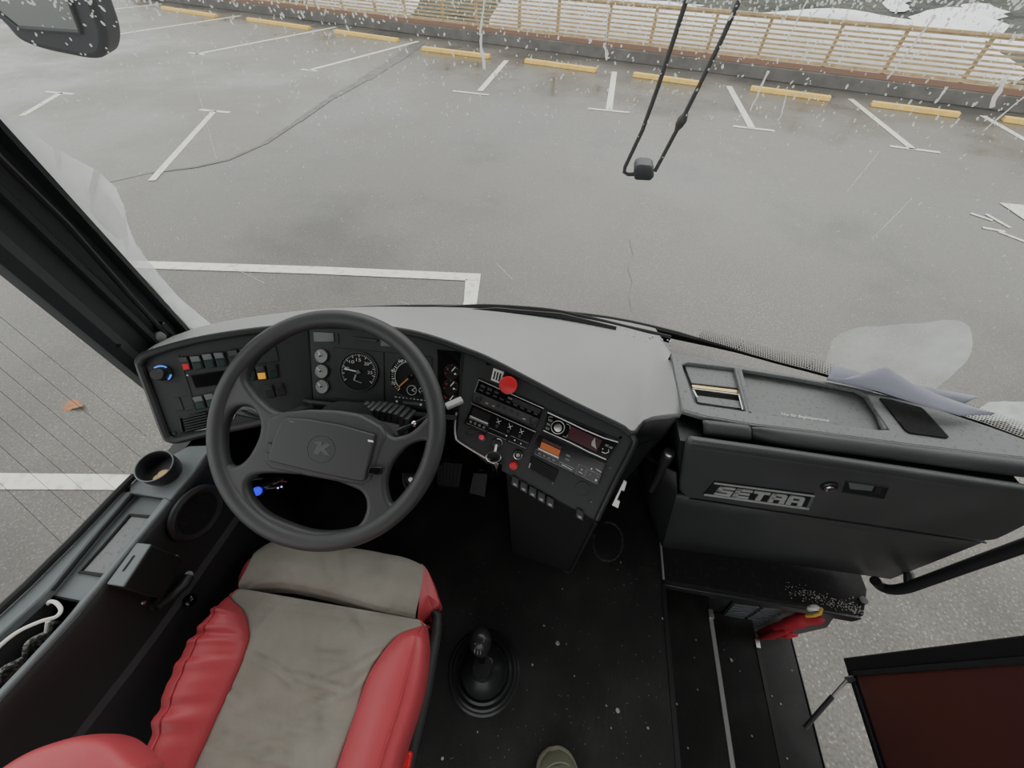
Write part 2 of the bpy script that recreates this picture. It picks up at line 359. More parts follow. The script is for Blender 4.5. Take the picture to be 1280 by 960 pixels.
# fence line
F0, F1 = Z(480, 38, G), Z(1280, 143, G); fd = (F1-F0).normalized(); fn = V((-fd.y, fd.x, 0))
if fn.y < 0: fn = -fn
def FP(s, o, z): return F0+fd*s+fn*o+V((0, 0, z))
FL = (F1-F0).length; S0, S1 = -14, FL+5
cu = struct(MB().prism([FP(S0, 0, 0), FP(S1, 0, 0), FP(S1, .35, 0), FP(S0, .35, 0)], (0, 0, 1), 0, .26).build('kerb', 'curb', bevel=.02))
fe = thing('fence', FP(FL/2, .2, .26), 'slatted tan wooden fence on the kerb in front of the snow bank', 'fence')
mb = MB().bar(FP(S0, .1, .31), FP(S1, .1, .31), .1, .09); mb.build('bottom_beam', 'redwood', fe)
for k in range(9):
    z = .40+k*.085
    a = .02*math.sin(k*2.1)
    MB().bar(FP(S0, .1, z+a*.4), FP(S1, .1, z-a*.4), .035, .035 if k else .06).build('rail', 'wood', fe)
MB().bar(FP(S0, .1, 1.13), FP(S1, .1, 1.13), .09, .05).build('top_rail', 'wood', fe)
s = S0+.4; k = 0
while s < S1:
    MB().bar(FP(s, .16, .26), FP(s, .16, 1.16), .07, .07, up=fd).build('post', 'wood', fe); s += 1.45 if k % 2 else 1.2; k += 1
# snow bank and hillside
def grid(fn_, nu, nv): return [[fn_(u/nu, v/nv) for u in range(nu+1)] for v in range(nv+1)]
def snowf(u, v):
    s = -4+(FL+8)*u; o = .5+1.9*v
    h = 1.05*math.sin(min(1, v*2.2)*math.pi/2)*(1 if v < .7 else 1-(v-.7)*1.2)
    g = noise.noise(V((s*.35, v*2, 3)))
    dip = max(0, min(1, (2.0-abs(s-2.0))))
    h *= (1+.25*g)*(1-.95*dip)*min(1, max(.1, (FL+1.5-s)*.3))
    return FP(s, o, max(.02, h))
mb = MB().loft(grid(snowf, 90, 14)); tag(mb.build('snow_bank', 'snow'), 'white snow piled up behind the slatted wooden fence', 'snow', None, 'stuff')
def hillf(u, v):
    s = S0-25+(S1-S0+60)*u; o = .4+50*v*v
    h = .05+9*v**1.5+.6*noise.noise(V((s*.2, o*.2, 0)))*min(1, o*.3)
    return FP(s, o, h)
struct(MB().loft(grid(hillf, 90, 30)).build('hillside', 'hill'))
for i, (p, sc) in enumerate([((1195, 32), (.9, .5)), ((1225, 15), (.5, .25)), ((1000, 18), (2.4, .09)), ((1090, 30), (2.0, .1)), ((1120, 6), (.35, .2)), ((830, 6), (.8, .12)), ((1262, 55), (.5, .2))]):
    c = Z(*p, G); 
    # put the patch on the slope
    best = None
    for t in range(20, 400):
        q = CAM+ray(*p)*(t*.1); o = (q-F0).dot(fn); v = math.sqrt(max(0, (o-.4)/50)); h = .05+9*v**1.5
        if o > .4 and q.z-G < h+.03: best = q; break
    if best is None: continue
    rows = []
    for a in range(5):
        rr = a/4; rows.append([best+fd*(math.cos(t*.5236)*sc[0]*rr*(1+.8*noise.noise(V((2.2*math.cos(t*.5236), 2.2*math.sin(t*.5236), i*3.1)))))+fn*(math.sin(t*.5236)*sc[1]*rr*1.6)+V((0, 0, .25*(1-rr*rr)*sc[1]+math.sin(t*.5236)*sc[1]*rr*.5)) for t in [q*.5 for q in range(24)]])
    mb = MB().loft(rows, True)
    tag(mb.build('snow_patch', 'snow'), None, None, None, 'structure')
lf = Z(93, 508, G)
mb = MB().loft([[lf+V((.07*math.cos(t*.52)*r*(1+.4*math.cos(t*1.56)), .05*math.sin(t*.52)*r*(1+.4*math.cos(t*1.56)), .012+.015*r*math.cos(t*1.1))) for t in range(12)] for r in (.02, .5, 1)], True)
tag(mb.build('fallen_leaf', 'leaf', solid=.002), 'brown fallen leaf on the asphalt beside the side window', 'leaf')
# ================================================================== BUS SHELL
ZB = .72
base = [(-.985, .60), (-.935, .71), (-.71, .815), (-.45, .885), (-.15, .93), (.16, .94), (.42, .895), (.62, .845), (.80, .80), (1.16, .675), (1.36, .47)]
bs = crom([(x, y, ZB) for x, y in base], 4, False)
RK = .11                                     # rake: top leans back
def gpt(i, z):
    p = bs[i]; t = (z-ZB)/1.25; return V((p.x*(1-.03*t), p.y-RK*t, z))
def gl(px, py, off=0.0):
    v = ray(px, py)
    for i in range(len(bs)-1):
        a, b, c = gpt(i, ZB), gpt(i+1, ZB), gpt(i, 1.9); n = (b-a).cross(c-a).normalized()
        t = (a-CAM).dot(n)/v.dot(n)
        if t <= 0: continue
        q = CAM+v*t; s = (q-a).dot(b-a)/(b-a).length_squared; zt = (q.z-ZB)/1.25
        if -.06 <= s <= 1.06 and -.4 < zt < 1.2:
            if n.y < 0: n = -n
            return q+n*off
    return None
win = MB().loft([[gpt(i, z) for i in range(len(bs))] for z in (.66, .9, 1.2, 1.5, 1.95)]).build('window_1', 'glass'); struct(win)
win['label'] = 'curved windscreen'
# side window
sw = MB().add([(-.905, -2.2, .66), (-.925, .42, .66), (-.915, .36, 1.75), (-.90, -2.2, 1.75)], [[0, 1, 2, 3]]).build('window_2', 'sideglass', smooth=False); struct(sw)
PSG = plane3((-.905, -2.2, .66), (-.925, .42, .66), (-.915, .36, 1.75))
for (a, b) in (((-20, 411), (176, 572)), ((-20, 443), (156, 592)), ((-20, 472), (150, 617)), ((-20, 505), (128, 634)), ((-20, 540), (108, 654)), ((-20, 585), (80, 682)), ((-20, 380), (182, 545))):
    MB().tube([PSG.P(*a, .001), PSG.P(*b, .001)], .00035, 4).build('heating_wire', 'black', sw)
# frost on the glass
def film(name, poly, off, m, n=10, parent=None):
    poly = [(q.x+random.uniform(-1.2, 1.2), q.y+random.uniform(-1.2, 1.2)) for q in crom([V((*p, 0)) for p in poly], 4)]
    P = [gl(*p, off) for p in poly]; P = [p for p in P if p]
    c = sum(P, V((0, 0, 0)))/len(P); 
    k = len(P)//2; A = P[:k]; B = P[k:][::-1]
    rows = []
    for a, b in zip(A, B): rows.append([a.lerp(b, j/n) for j in range(n+1)])
    return MB().loft(rows).build(name, m, parent)
o = film('frost_film', [(-40, 118), (0, 140), (31, 160), (56, 176), (84, 194), (119, 212), (141, 232), (153, 251), (159, 276), (170, 304), (194, 335), (225, 372), (252, 397), (270, 412),
                  (243, 411), (215, 384), (190, 356), (155, 322), (125, 292), (105, 272), (88, 254), (72, 238), (56, 222), (40, 206), (22, 190), (10, 180), (0, 170), (-40, 150)], .004, 'frost', parent=win)
o = film('frost_film', [(1030, 462), (1036, 440), (1042, 426), (1062, 413), (1100, 409), (1150, 405), (1205, 404), (1232, 418), (1218, 440), (1208, 478), (1165, 500), (1110, 486), (1060, 476), (1032, 470)][:7] +
         [(1215, 440), (1190, 470), (1160, 492), (1120, 484), (1090, 480), (1060, 474), (1032, 468)], .004, 'frost_thin', parent=win)
o = film('slush_film', [(1212, 520), (1236, 506), (1262, 503), (1300, 510), (1300, 545), (1278, 540), (1250, 528), (1215, 526)], .005, 'slush', parent=win)
o = film('slush_film', [(215, 372), (232, 392), (247, 402), (262, 408), (310, 404), (300, 411), (262, 415), (246, 413), (228, 398), (212, 380)], .006, 'slush', parent=win)
mb = MB()                                    # printed dots along the lower glass edge
for i in range(len(bs)-1):
    if bs[i].x < .38: continue
    A, B = gpt(i, ZB), gpt(i+1, ZB); L = (B-A).length; dv = (B-A).normalized(); n = dv.cross(V((0, 0, 1))).normalized()
    k = 0
    while k*.0062 < L:
        for rw in range(7):
            zz = .730+rw*.0058; rr_ = .0024-.00022*rw
            c = A+dv*(k*.0062+(.0031 if rw % 2 else 0)); t = (zz-ZB)/1.25; c = V((c.x*(1-.03*t), c.y-RK*t-.002, zz))
            mb.add([c+dv*rr_*math.cos(q*1.0472)+V((0, 0, rr_*math.sin(q*1.0472))) for q in range(6)], [[0, 1, 2, 3, 4, 5]])
        k += 1
o = mb.build('dotted_border', 'rubber', win, smooth=False); o['kind'] = 'stuff'
sl_pts = [gpt(i, .724) for i in range(len(bs))]
MB().tube([p+V((0, -.006, 0)) for p in sl_pts], [.013 if p.x < .36 else max(.004, .013-(p.x-.36)*.05) for p in sl_pts], 8).build('rubber_seal', 'rubber', win)
mb = MB()                                    # water drops and streaks
for k in range(2300):
    px = random.uniform(0, 1300); py = random.random()**2.1*430
    if k % 3 == 0: px = random.uniform(350, 1280); py = random.random()**1.6*200
    q = gl(px, py, .004)
    if not q or q.z < ZB+.05: continue
    n = (q-CAM).normalized(); u = V((0, 0, 1)).cross(n).normalized(); up = n.cross(u)
    a = random.uniform(.0005, .0014)*(1.5 if py < 160 else 1); st = random.choice((1, 1, 1.4, 2))
    tl = random.uniform(-.5, .5)
    mb.add([q+u*(a*math.cos(t)+tl*a*st*math.sin(t))+up*(a*st*math.sin(t)) for t in [i*1.0472 for i in range(6)]]+[q+n*-.0006], [[i, (i+1) % 6, 6] for i in range(6)])
tag(mb.build('water_drops', 'drop', smooth=False), 'rain drops scattered over the windscreen', 'water drops', None, 'stuff')
mb = MB()
for (a, b, wd) in [((605, 0), (600, 45), 2.5), ((600, 45), (606, 88), 3.5), ((760, 0), (757, 60), 1), ((960, 90), (938, 140), 2.5), ((985, 115), (975, 150), 1.5), ((1010, 0), (985, 50), 1.5), ((1170, 20), (1110, 100), 2), ((1260, 95), (1240, 135), 4), ((1290, 115), (1230, 165), 1.6),
                   ((1185, 110), (1170, 130), 2), ((755, 55), (758, 75), 3), ((1100, 190), (1060, 240), .8), ((1140, 250), (1090, 300), .7), ((500, 378), (530, 388), .9), ((240, 90), (270, 200), .6), ((620, 330), (640, 350), .8), ((330, 355), (300, 340), .7)]:
    pts = [gl(a[0]+(b[0]-a[0])*t/6+random.uniform(-1, 1)*wd*.4, a[1]+(b[1]-a[1])*t/6, .004) for t in range(7)]
    if None in pts: continue
    mb.tube(pts, [wd*.0008*random.uniform(.5, 1.3) for _ in pts], 5)
tag(mb.build('water_streaks', 'drop'), 'melt water streaks running down the upper windscreen', 'water streaks', None, 'stuff')
# bus sides, floor, ceiling
struct(MB().box((-.915, -2.2, -.02), (.503, .80, 0)).build('floor', 'floor', smooth=False))
mb = MB(); yc = 0
mb.prism([(-1.0, -2.2, 2.05), (1.35, -2.2, 2.05), (1.33, .3, 2.05)]+[(p.x*.97, p.y-.12, 2.05) for p in bs[::-1]], (0, 0, 1), 0, .03)
struct(mb.build('ceiling', 'ceil', smooth=False))
fr = [V((p.x, p.y-.01, 0)) for p in bs if p.x < 1.12]
wf = struct(MB().loft([[V((p.x, p.y-.012, z)) for p in fr] for z in (-.6, .66)]).build('wall_front', 'dark', solid=.03))
mb = MB().box((-.955, -2.2, -.6), (-.915, .60, .60)); mb.box((-.955, -2.2, 1.75), (-.91, .36, 2.05)); struct(mb.build('wall_left', 'black', smooth=False))
struct(MB().box((1.36, -2.2, -.6), (1.41, -.62, 2.05)).build('wall_right', 'black', smooth=False))
# driver-side pillar
def zl(px, py, x, y0): return X(px, py, x)
pr0, pr1 = V((-.975, .628, .66)), V((-.985, .59, 2.0)); pl0, pl1 = V((-.945, .435, .66)), V((-.915, .375, 2.0))
def pil(t, z):
    k = (z-.66)/1.34; return (pr0.lerp(pr1, k)).lerp(pl0.lerp(pl1, k), t)
prof = [(0, .0), (.03, .022), (.10, .026), (.13, .004), (.40, .006), (.44, .016), (.50, .016), (.53, .004), (.72, .002), (.76, .018), (.86, .022), (.97, .014), (1.0, -.006)]
rows = []
for z in [.66+i*.1 for i in range(14)]:
    rows.append([pil(t, z)+V((1, 0, 0))*h for t, h in prof])
struct(MB().loft(rows).build('trim_1', 'pillar', solid=.05, ang=25))
rows = []
for k in range(14):
    z = .66+k*.1; b = bs[-1]; rows.append([V((b.x+.02, b.y+.03-.06*k/13, z)), V((b.x-.01, b.y-.02-.06*k/13, z)), V((b.x+.0, b.y-.14-.06*k/13, z)), V((b.x+.05, b.y-.14-.06*k/13, z)), V((b.x+.06, b.y-.0-.06*k/13, z))])
struct(MB().loft(rows, True).build('trim_2', 'pillar'))
rod = thing('blind_rod', pil(.3, 1.0), 'thin black blind guide rod clipped along the driver side pillar', 'rod')
MB().tube([pil(.34, .80)+V((.018, 0, 0)), pil(.32, .95)+V((.02, 0, 0)), pil(.30, 1.12)+V((.03, 0, 0)), pil(.34, 1.3)+V((.03, 0, 0)), pil(.40, 1.6)+V((.02, 0, 0))], .006, 8).build('rod', 'satin', rod)
MB().bar(pil(.30, .80)+V((.016, 0, 0)), pil(.29, .86)+V((.016, 0, 0)), .016, .02).build('end_clip', 'gloss', rod, bevel=.003)
MB().lathe(pil(.40, .835)+V((.012, 0, 0)), (1, 0, 0), [(.014, 0), (.014, .006), (.009, .009)], 20).build('clip_disc', 'dial', rod)
MB().lathe(pil(.86, .9)+V((.02, 0, 0)), (1, 0, 0), [(.004, 0), (.004, .004)], 12).build('pillar_screw', 'gloss', rod)
# exterior mirror
MPL = Plane((-1.5, 1.3, 1.25), (.15, -1, -.1))
mi = thing('wing_mirror', MPL.P(60, 20), 'dark rounded bus mirror outside the windscreen, top left corner', 'mirror')
hp = [(-60, -40), (-35, 0), (0, 27), (22, 50), (50, 62), (85, 70), (117, 75), (130, 68), (131, 45), (120, 12), (114, -2), (100, -45), (20, -90)]
hs = crom([MPL.P(*p) for p in hp], 4)
MB().prism(hs, MPL.n, -.09, 0).build('housing', 'housing', mi, bevel=.018, seg=3)
gp = [(-40, -40), (-18, 0), (0, 15), (24, 34), (60, 37), (102, 40), (98, 28), (87, -2), (76, -40), (20, -60)]
MB().prism([MPL.P(*p) for p in gp], MPL.n, .0005, .004).build('mirror_glass', 'mirrorglass', mi)
MB().tube([MPL.P(*p, .006) for p in gp], .005, 8, True).build('glass_rim', 'housing', mi)
MB().tube([MPL.P(40, -60, -.05), MPL.P(60, -180, -.05), V((-1.2, .8, 2.2))], .02, 10).build('mirror_arm', 'housing', mi)
# wiper arm hanging down the outside of the glass
wp = thing('wiper_arm', gl(803, 218, .02), 'thin black double-rod wiper arm hanging from above with square block at its lower end', 'wiper')
def G2(px, py, off=.025): return gl(px, py, off)
MB().tube([G2(876, -60), G2(861, 0), G2(842, 58), G2(823, 115), G2(803, 170), G2(781, 216), G2(780, 222), G2(785, 225), G2(795, 225)], .0042, 8).build('rod', 'satin', wp)
MB().tube([G2(955, -60), G2(928, 0), G2(903, 55), G2(875, 112), G2(848, 165), G2(818, 221)], .0042, 8).build('rod', 'satin', wp)
MB().tube([G2(858, 147), G2(853, 156), G2(849, 163), G2(845, 170)], [.004, .0095, .0085, .004], 8).build('rod_joint', 'satin', wp)
MB().prism([G2(*p) for p in [(792, 217), (794, 211), (800, 209), (812, 210), (816, 212), (817, 224), (812, 229), (793, 228)]], V((0, 1, .2)), -.014, .018).build('pivot_block', 'housing', wp, bevel=.004)
# lower wiper blade parked below the glass edge
lw = thing('windscreen_wiper', (0.0, .96, .70), 'black parked wiper blade with ice along the bottom edge of the windscreen', 'wiper')
def O(px, py, z=.735): return Z(px, py, z)
bl = [(495, 392), (530, 391), (560, 389), (600, 387), (640, 388.5), (690, 393), (735, 402), (780, 413), (815, 421), (838, 427)]
rows = [O(*p) for p in bl]
MB().tube([p+V((0, .01, 0)) for p in crom(rows, 4, False)], .011, 8).build('blade', 'rubber', lw)
MB().tube([O(560, 391, .75), O(620, 389.5, .755), O(700, 396, .755), O(770, 411, .75)], [.008, .013, .012, .007], 8).build('arm', 'satin', lw)
mb = MB()
for k in range(170):
    t = random.random(); i = min(int(t*(len(bl)-1)), len(bl)-2); f = t*(len(bl)-1)-i
    px = bl[i][0]*(1-f)+bl[i+1][0]*f; py = bl[i][1]*(1-f)+bl[i+1][1]*f+random.uniform(-1, 10)
    c = O(px, py, .74+random.random()*.012); r = random.uniform(.001, .0045)
    mb.lathe(c, (random.random()-.5, random.random()-.5, 1), [(r*.5, 0), (r, r*.5), (r*.6, r)], 6)
mb.build('ice_crust', 'ice', lw)['kind'] = 'stuff'
# ================================================================== DASHBOARD PLANES
P0 = Z(475, 460, .80)
PC = Plane(P0, (.03, -.72, .69))                                   # instrument cluster face
A1, A2, B1, B2 = PC.P(385, 408), PC.P(392, 505), PC.P(580, 436), PC.P(573, 510)
PS = plane3(A1, A2, Z(190, 460, .845))                             # switch panel face
def D(px, py, dep): return CAM + ray(px, py)*dep
PR = plane3(B1, B2, D(785, 560, .91))                              # radio console face
da = thing('dashboard', (-.1, .75, 0), 'grey dusty dashboard cover and black fascia behind the steering wheel', 'dashboard')
# brow line, cover
bl_px = [(176, 452, PS), (186, 440, PS), (248, 422, PS), (320, 410.5, PS), (386, 404.5, PC), (440, 404, PC), (504, 411, PC), (545, 421, PC), (581, 434, PC), (611, 446, PR), (658, 470, PR), (717, 501, PR), (777, 530, PR), (789, 539, PR)]
brow = [p[2].P(p[0], p[1], .012) for p in bl_px]
KN = PR.P(795, 552, .012)
end = [V((brow[-1].x+.035, brow[-1].y+.045, brow[-1].z+.004)), Z(853, 516, .79)]
front = crom(brow+end, 5, False)
front = front[20-8:] if False else front
ci = [V((p.x, p.y-.012, .735)) for p in bs]
def along(line, t):
    L = [0]
    for a, b in zip(line, line[1:]): L.append(L[-1]+(b-a).length)
    d = t*L[-1]
    for i in range(len(L)-1):
        if d <= L[i+1] or i == len(L)-2: return line[i].lerp(line[i+1], (d-L[i])/(L[i+1]-L[i]+1e-9))
SE = Z(838, 440, .76)                                              # back end of the seam to the guide's tray
backl = [p for p in ci if p.x < SE.x]+[SE]
NT = 60; rows = []
for j in range(9):
    v = j/8; row = []
    for i in range(NT+1):
        t = i/NT; a = along(front, t); b = along(backl, .02+.98*t)
        p = a.lerp(b, v); p.z += .022*math.sin(math.pi*min(1, v*1.0))*min(1, (b-a).length*6)
        row.append(p)
    rows.append(row)
lip = [p+V((0, 0, -.02)) for p in rows[0]]
MB().loft([lip]+rows).build('top_cover', 'dashtop', da, ang=60, solid=.006)
MB().tube([p+V((0, 0, -.008)) for p in along and [along(front, i/70*.93) for i in range(71)]], .0085, 10).build('brow_edge', 'panel', da)
# right cheek of the console under the cover
ck = [along(front, .90+i*.1/12) for i in range(13)]
rows = [[p+V((0, 0, -.015)) for p in ck], [p+V((-.004, .004, -.09)) for p in ck], [V((p.x*.9+.01, p.y+.03, .42)) for p in ck], [V((p.x*.85+.01, p.y+.06, .02)) for p in ck]]
MB().loft(rows).build('side_cheek', 'black', da, solid=.006)
# dark knee bulkhead
kb = [V((-.95, .56, 0)), V((-.55, .74, 0)), V((-.1, .78, 0)), V((.26, .72, 0))]
MB().loft([[V((p.x, p.y, z)) for p in kb] for z in (.005, .75)]).build('knee_bulkhead', 'dark', wf, solid=.01)
# ------------------------------------------------------------------ switch panel
sp = thing('switch_panel', PS.P(270, 490), 'black angled switch panel with rocker switches at the far left of the dashboard', 'switch panel')
outl = [(174, 449), (185, 441), (248, 424), (320, 413), (387, 408), (394, 507), (330, 528), (262, 542), (226, 551), (213, 551), (206, 545), (189, 490)]
MB().px(PS, outl, -.05, 0).build('panel', 'panel', sp, bevel=.006)
rimp = [(320, 413), (248, 424.5), (187, 442), (177, 449), (176, 457), (190, 495), (207, 541), (214, 549), (226, 549.5), (262, 541), (330, 527), (392, 506)]
MB().tube(crom([PS.P(*p, .002) for p in rimp], 5, False), .0082, 8).build('raised_rim', 'wheel', sp)
def rocker(q, cover=None, lens=None, half=.42):
    r = MB().px(PS, q, -.004, .004).build('rocker_switch', 'satin', sp, bevel=.0015)
    t = rect(q, .06, .04, .94, half)
    mb = MB(); mb.prism([PS.P(*p, h) for p, h in zip(t, (.008, .008, .0045, .0045))], PS.n, -.004, .001); mb.build('rocker_pad', 'ledge' if cover else 'satin', r, bevel=.001)
    if lens: MB().px(PS, rect(q, .12, .52, .88, .95), .003, .0058).build('lens', lens, r, bevel=.0008)
rk = [([(224, 446), (236, 444.7), (240.4, 462), (230, 463.5)], 0, 'red'), ([(238, 445), (251, 444), (256.5, 460.5), (242.5, 462.5)], 1, 'green'), ([(253, 442.5), (266, 441), (271, 459), (258, 460.5)], 1, 'green'),
      ([(267.3, 440.5), (280, 439.6), (286, 457), (272.5, 459)], 1, 'green'), ([(284.7, 438), (297.5, 436), (303.5, 454), (290, 457)], 0, 'green'), ([(299.5, 435.5), (312, 434), (318, 452), (305.5, 454)], 0, 'green'),
      ([(241.5, 496), (254, 493.5), (259.5, 509.5), (247, 512)], 1, 'green'), ([(255.6, 492.7), (268, 490.5), (273, 507.5), (261, 509.5)], 1, 'green'), ([(270, 490), (282, 488), (287, 505), (275, 507)], 0, 'green'),
      ([(305, 458), (317.4, 457), (321, 475), (309, 476)], 0, 'green'), ([(319.2, 457), (331.6, 456), (335, 474), (323, 475)], 0, 'yellowsw'), ([(333.5, 455.5), (345.2, 455), (349.4, 472), (337, 473.5)], 0, 'green'),
      ([(343, 480), (353, 479), (358, 493), (347, 495)], 0, None), ([(328, 482), (341, 480.5), (345, 496), (333, 498)], 0, None)]
for q, c, l in rk: rocker(q, c, l)
for q in ([(215, 498), (224.5, 496), (231, 512), (220, 514.5)], [(226, 496), (239, 493.5), (244.5, 511), (232, 514)], [(321, 436), (345, 433), (349, 451), (326, 454)]):
    MB().px(PS, q, -.003, .002).build('blank_cover', 'panel', sp, bevel=.001)
MB().px(PS, [(219, 444), (223.5, 443), (246, 513), (240, 514)], -.003, .0015).build('divider', 'satin', sp)
MB().px(PS, [(238, 468.5), (288, 462), (293, 478.5), (244.5, 485.5)], -.004, .003).build('display_window', 'gloss', sp, bevel=.0015)
MB().lathe(PS.P(234.8, 469), PS.n, [(.0022, 0), (.0022, .002), (.001, .004)], 12).build('indicator_lamp', 'white', sp)
vq = [(222, 521.5), (259, 513), (264.5, 534), (226.5, 542.5)]
v = MB().px(PS, vq, -.003, .003).build('air_vent', 'gloss', sp, bevel=.002)
mb = MB()
for k in range(6): mb.px(PS, rect(vq, .2, .08+k*.15, .97, .15+k*.15), .003, .0055)
mb.build('vent_slat', 'panel', v); MB().px(PS, rect(vq, .06, .1, .13, .9), .003, .007).build('thumb_wheel', 'satin', v, bevel=.001)
kn = MB().lathe(PS.P(203.5, 467), PS.n, [(.017, 0), (.0165, .004), (.0145, .006), (.014, .02), (.012, .0225)], 28).build('rotary_knob', 'satin', sp)
MB().lathe(PS.P(203.5, 467), PS.n, [(.0195, 0), (.0195, .0035), (.0165, .004)], 28).build('knob_ring', 'panel', kn)
for a0, a1 in ((40, 120), (-60, -15)):
    u, wv = PS.axes(); c = PS.P(203.5, 467, .005)
    MB().tube([c+(u*math.cos(R(a))+wv*math.sin(R(a)))*.0175 for a in range(a0, a1+1, 8)], .0019, 6).build('blue_glow', 'blue', kn)
MB().px(PS, [(243, 537.3), (262, 534.3), (262.5, 535.6), (243.5, 538.6)], .001, .002).build('painted_highlight', 'white', sp)  # thin white strip standing in for the highlight along the panel's lower edge
MB().lathe(PS.P(218, 541.5), PS.n, [(.004, 0), (.004, .002)], 14).build('panel_screw', 'gloss', sp)
# ------------------------------------------------------------------ instrument cluster
ic = thing('instrument_cluster', PC.P(475, 465), 'black instrument cluster with round dials behind the steering wheel rim', 'instrument cluster')
cq = [(385, 403), (440, 403), (504, 410), (581, 432.5), (574, 512), (391, 500)]
MB().px(PC, cq, -.05, 0).build('face_panel', 'panel', ic, bevel=.003)
MB().px(PC, [(417, 434), (480, 440), (481, 506), (419, 497)], 0, .0025).build('dial_field', 'black', ic, bevel=.001)
MB().px(PC, [(482, 440), (540, 446), (541, 513), (483, 506)], 0, .0025).build('dial_field', 'black', ic, bevel=.001)
MB().px(PC, [(547, 437), (577, 440), (573, 511), (546, 509)], 0, .003).build('dial_field', 'gloss', ic, bevel=.002)
MB().px(PC, [(392, 414.5), (417.5, 416), (418.3, 427.5), (393, 427)], 0, .0025).build('status_display', 'lcd', ic, bevel=.001)
MB().px(PC, [(420, 416.5), (423, 417), (424, 430), (421, 430)], 0, .002).build('display_edge', 'panel', ic)
MB().px(PC, [(441, 421), (473, 424.5), (471, 428), (444, 424)], 0, .004).build('latch_grip', 'satin', ic, bevel=.001)
MB().px(PC, [(476, 424.5), (489, 425.5), (489, 433.5), (476, 432.5)], 0, .003).build('small_button', 'lcd', ic, bevel=.001)
u, wv = PC.axes()
def pt(c, r, deg, h=0): return c+(u*math.cos(R(deg))+wv*math.sin(R(deg)))*r+PC.n*h
def gauge(px, py, r, face, needle, na, nl, tk=None, rim='black', ring=None, hub=None):
    c = PC.P(px, py, .0025)
    g = MB().lathe(c, PC.n, [(r, 0), (r, .003), (r*.93, .003), (r*.92, .0015)], 40).build('gauge', face, ic)
    MB().tube([pt(c, r*.97, a, .003) for a in range(0, 360, 9)], r*.035, 6, True).build('gauge_rim', rim, g)
    if tk:
        mb = MB(); a0, a1, n, big = tk
        for k in range(n+1):
            a = a0+(a1-a0)*k/n; L = .16 if k % big == 0 else .08
            mb.bar(pt(c, r*(.88-L), a, .0035), pt(c, r*.88, a, .0035), r*(.03 if L > .1 else .018), .0004, up=PC.n)
        mb.build('scale_marks', 'needle', g)
    mb = MB(); mb.bar(pt(c, r*-.12, na, .006), pt(c, r*nl, na, .006), r*(.06 if r > .03 else .11), .0008, up=PC.n); mb.build('needle', needle, g)
    MB().lathe(c+PC.n*.003, PC.n, [(r*.1, 0), (r*.1, .004)], 14).build('needle_hub', 'gloss', g)
    return c, g
for py, px, na in ((445, 402.3, 110), (464, 402.7, 135), (483, 403.2, 132)):
    gauge(px, py, .0175, 'dial', 'needle', na, .75, (200, -20, 8, 4))
c, g = gauge(449.5, 464.5, .049, 'face', 'needle', 172, .72, (215, -35, 40, 4), 'satin')
def dig(txt, c, g, r, deg, wd, m='needle'):
    q = pt(c, r, deg, .0038); a, b = wd, wd*.6
    Q = [q-u*a+wv*b, q+u*a+wv*b, q+u*a-wv*b, q-u*a-wv*b]
    cu = bpy.data.curves.new('d', 'FONT'); cu.body = txt; t = bpy.data.objects.new('d', cu); COL.objects.link(t); bpy.context.view_layer.update()
    me = bpy.data.meshes.new_from_object(t.evaluated_get(bpy.context.evaluated_depsgraph_get()))
    xs = [v.co.x for v in me.vertices]; ys = [v.co.y for v in me.vertices]
    mb = MB().add([q+u*((v.co.x-min(xs))/(max(xs)-min(xs))-.5)*2*a+wv*((v.co.y-min(ys))/(max(ys)-min(ys))-.5)*2*b for v in me.vertices], [list(p.vertices) for p in me.polygons])
    bpy.data.objects.remove(t); bpy.data.curves.remove(cu); mb.build('dial_numeral', m, g, smooth=False)
for tx, dg in (('5', 170), ('10', 128), ('15', 92), ('20', 48), ('25', 2)): dig(tx, c, g, .029, dg, .0062)
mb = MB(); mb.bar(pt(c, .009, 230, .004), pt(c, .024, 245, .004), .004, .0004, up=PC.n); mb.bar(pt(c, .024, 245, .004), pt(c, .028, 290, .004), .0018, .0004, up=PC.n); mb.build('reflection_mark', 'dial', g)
c, g = gauge(513.5, 471, .052, 'face', 'needleo', 226, .72, (232, -52, 42, 6), 'satin')
mb = MB(); mb.tube([pt(c, .037, a, .004) for a in range(-50, 235, 8)], .0014, 5); mb.build('scale_ring', 'dial', g)
for tx, dg in (('20', 205), ('40', 165), ('60', 125), ('80', 90), ('100', 50), ('120', 10)): dig(tx, c, g, .0445, dg, .0056)
c2 = PC.P(515.5, 487.5, .004)
MB().tube([c2+(u*math.cos(R(a))+wv*math.sin(R(a)))*.0115+PC.n*.001 for a in range(0, 360, 15)], .0012, 5, True).build('clock_ring', 'dial', g)
mb = MB(); mb.bar(c2+PC.n*.001, c2+u*.007+wv*.006+PC.n*.001, .0012, .0005, up=PC.n); mb.bar(c2+PC.n*.001, c2+u*.008-wv*.003+PC.n*.001, .0012, .0005, up=PC.n); mb.build('clock_hand', 'needle', g)
MB().px(PC, [(504, 501), (525, 503.5), (525, 506.5), (504, 504)], .003, .0035).build('odometer', 'lcd', ic)
for (px, py) in ((496.5, 501.5), (526.5, 505.5)): MB().lathe(PC.P(px, py, .0025), PC.n, [(.003, 0), (.003, .001)], 10).build('warning_symbol', 'white', ic)
mb = MB()
for k in range(9):
    px = 494+k*4.6; mb.px(PC, [(px, 495.3+k*.55), (px+2.4, 495.6+k*.55), (px+2.4, 496.6+k*.55), (px, 496.3+k*.55)], .0025, .003)
mb.build('printed_marks', 'needle', ic, smooth=False)
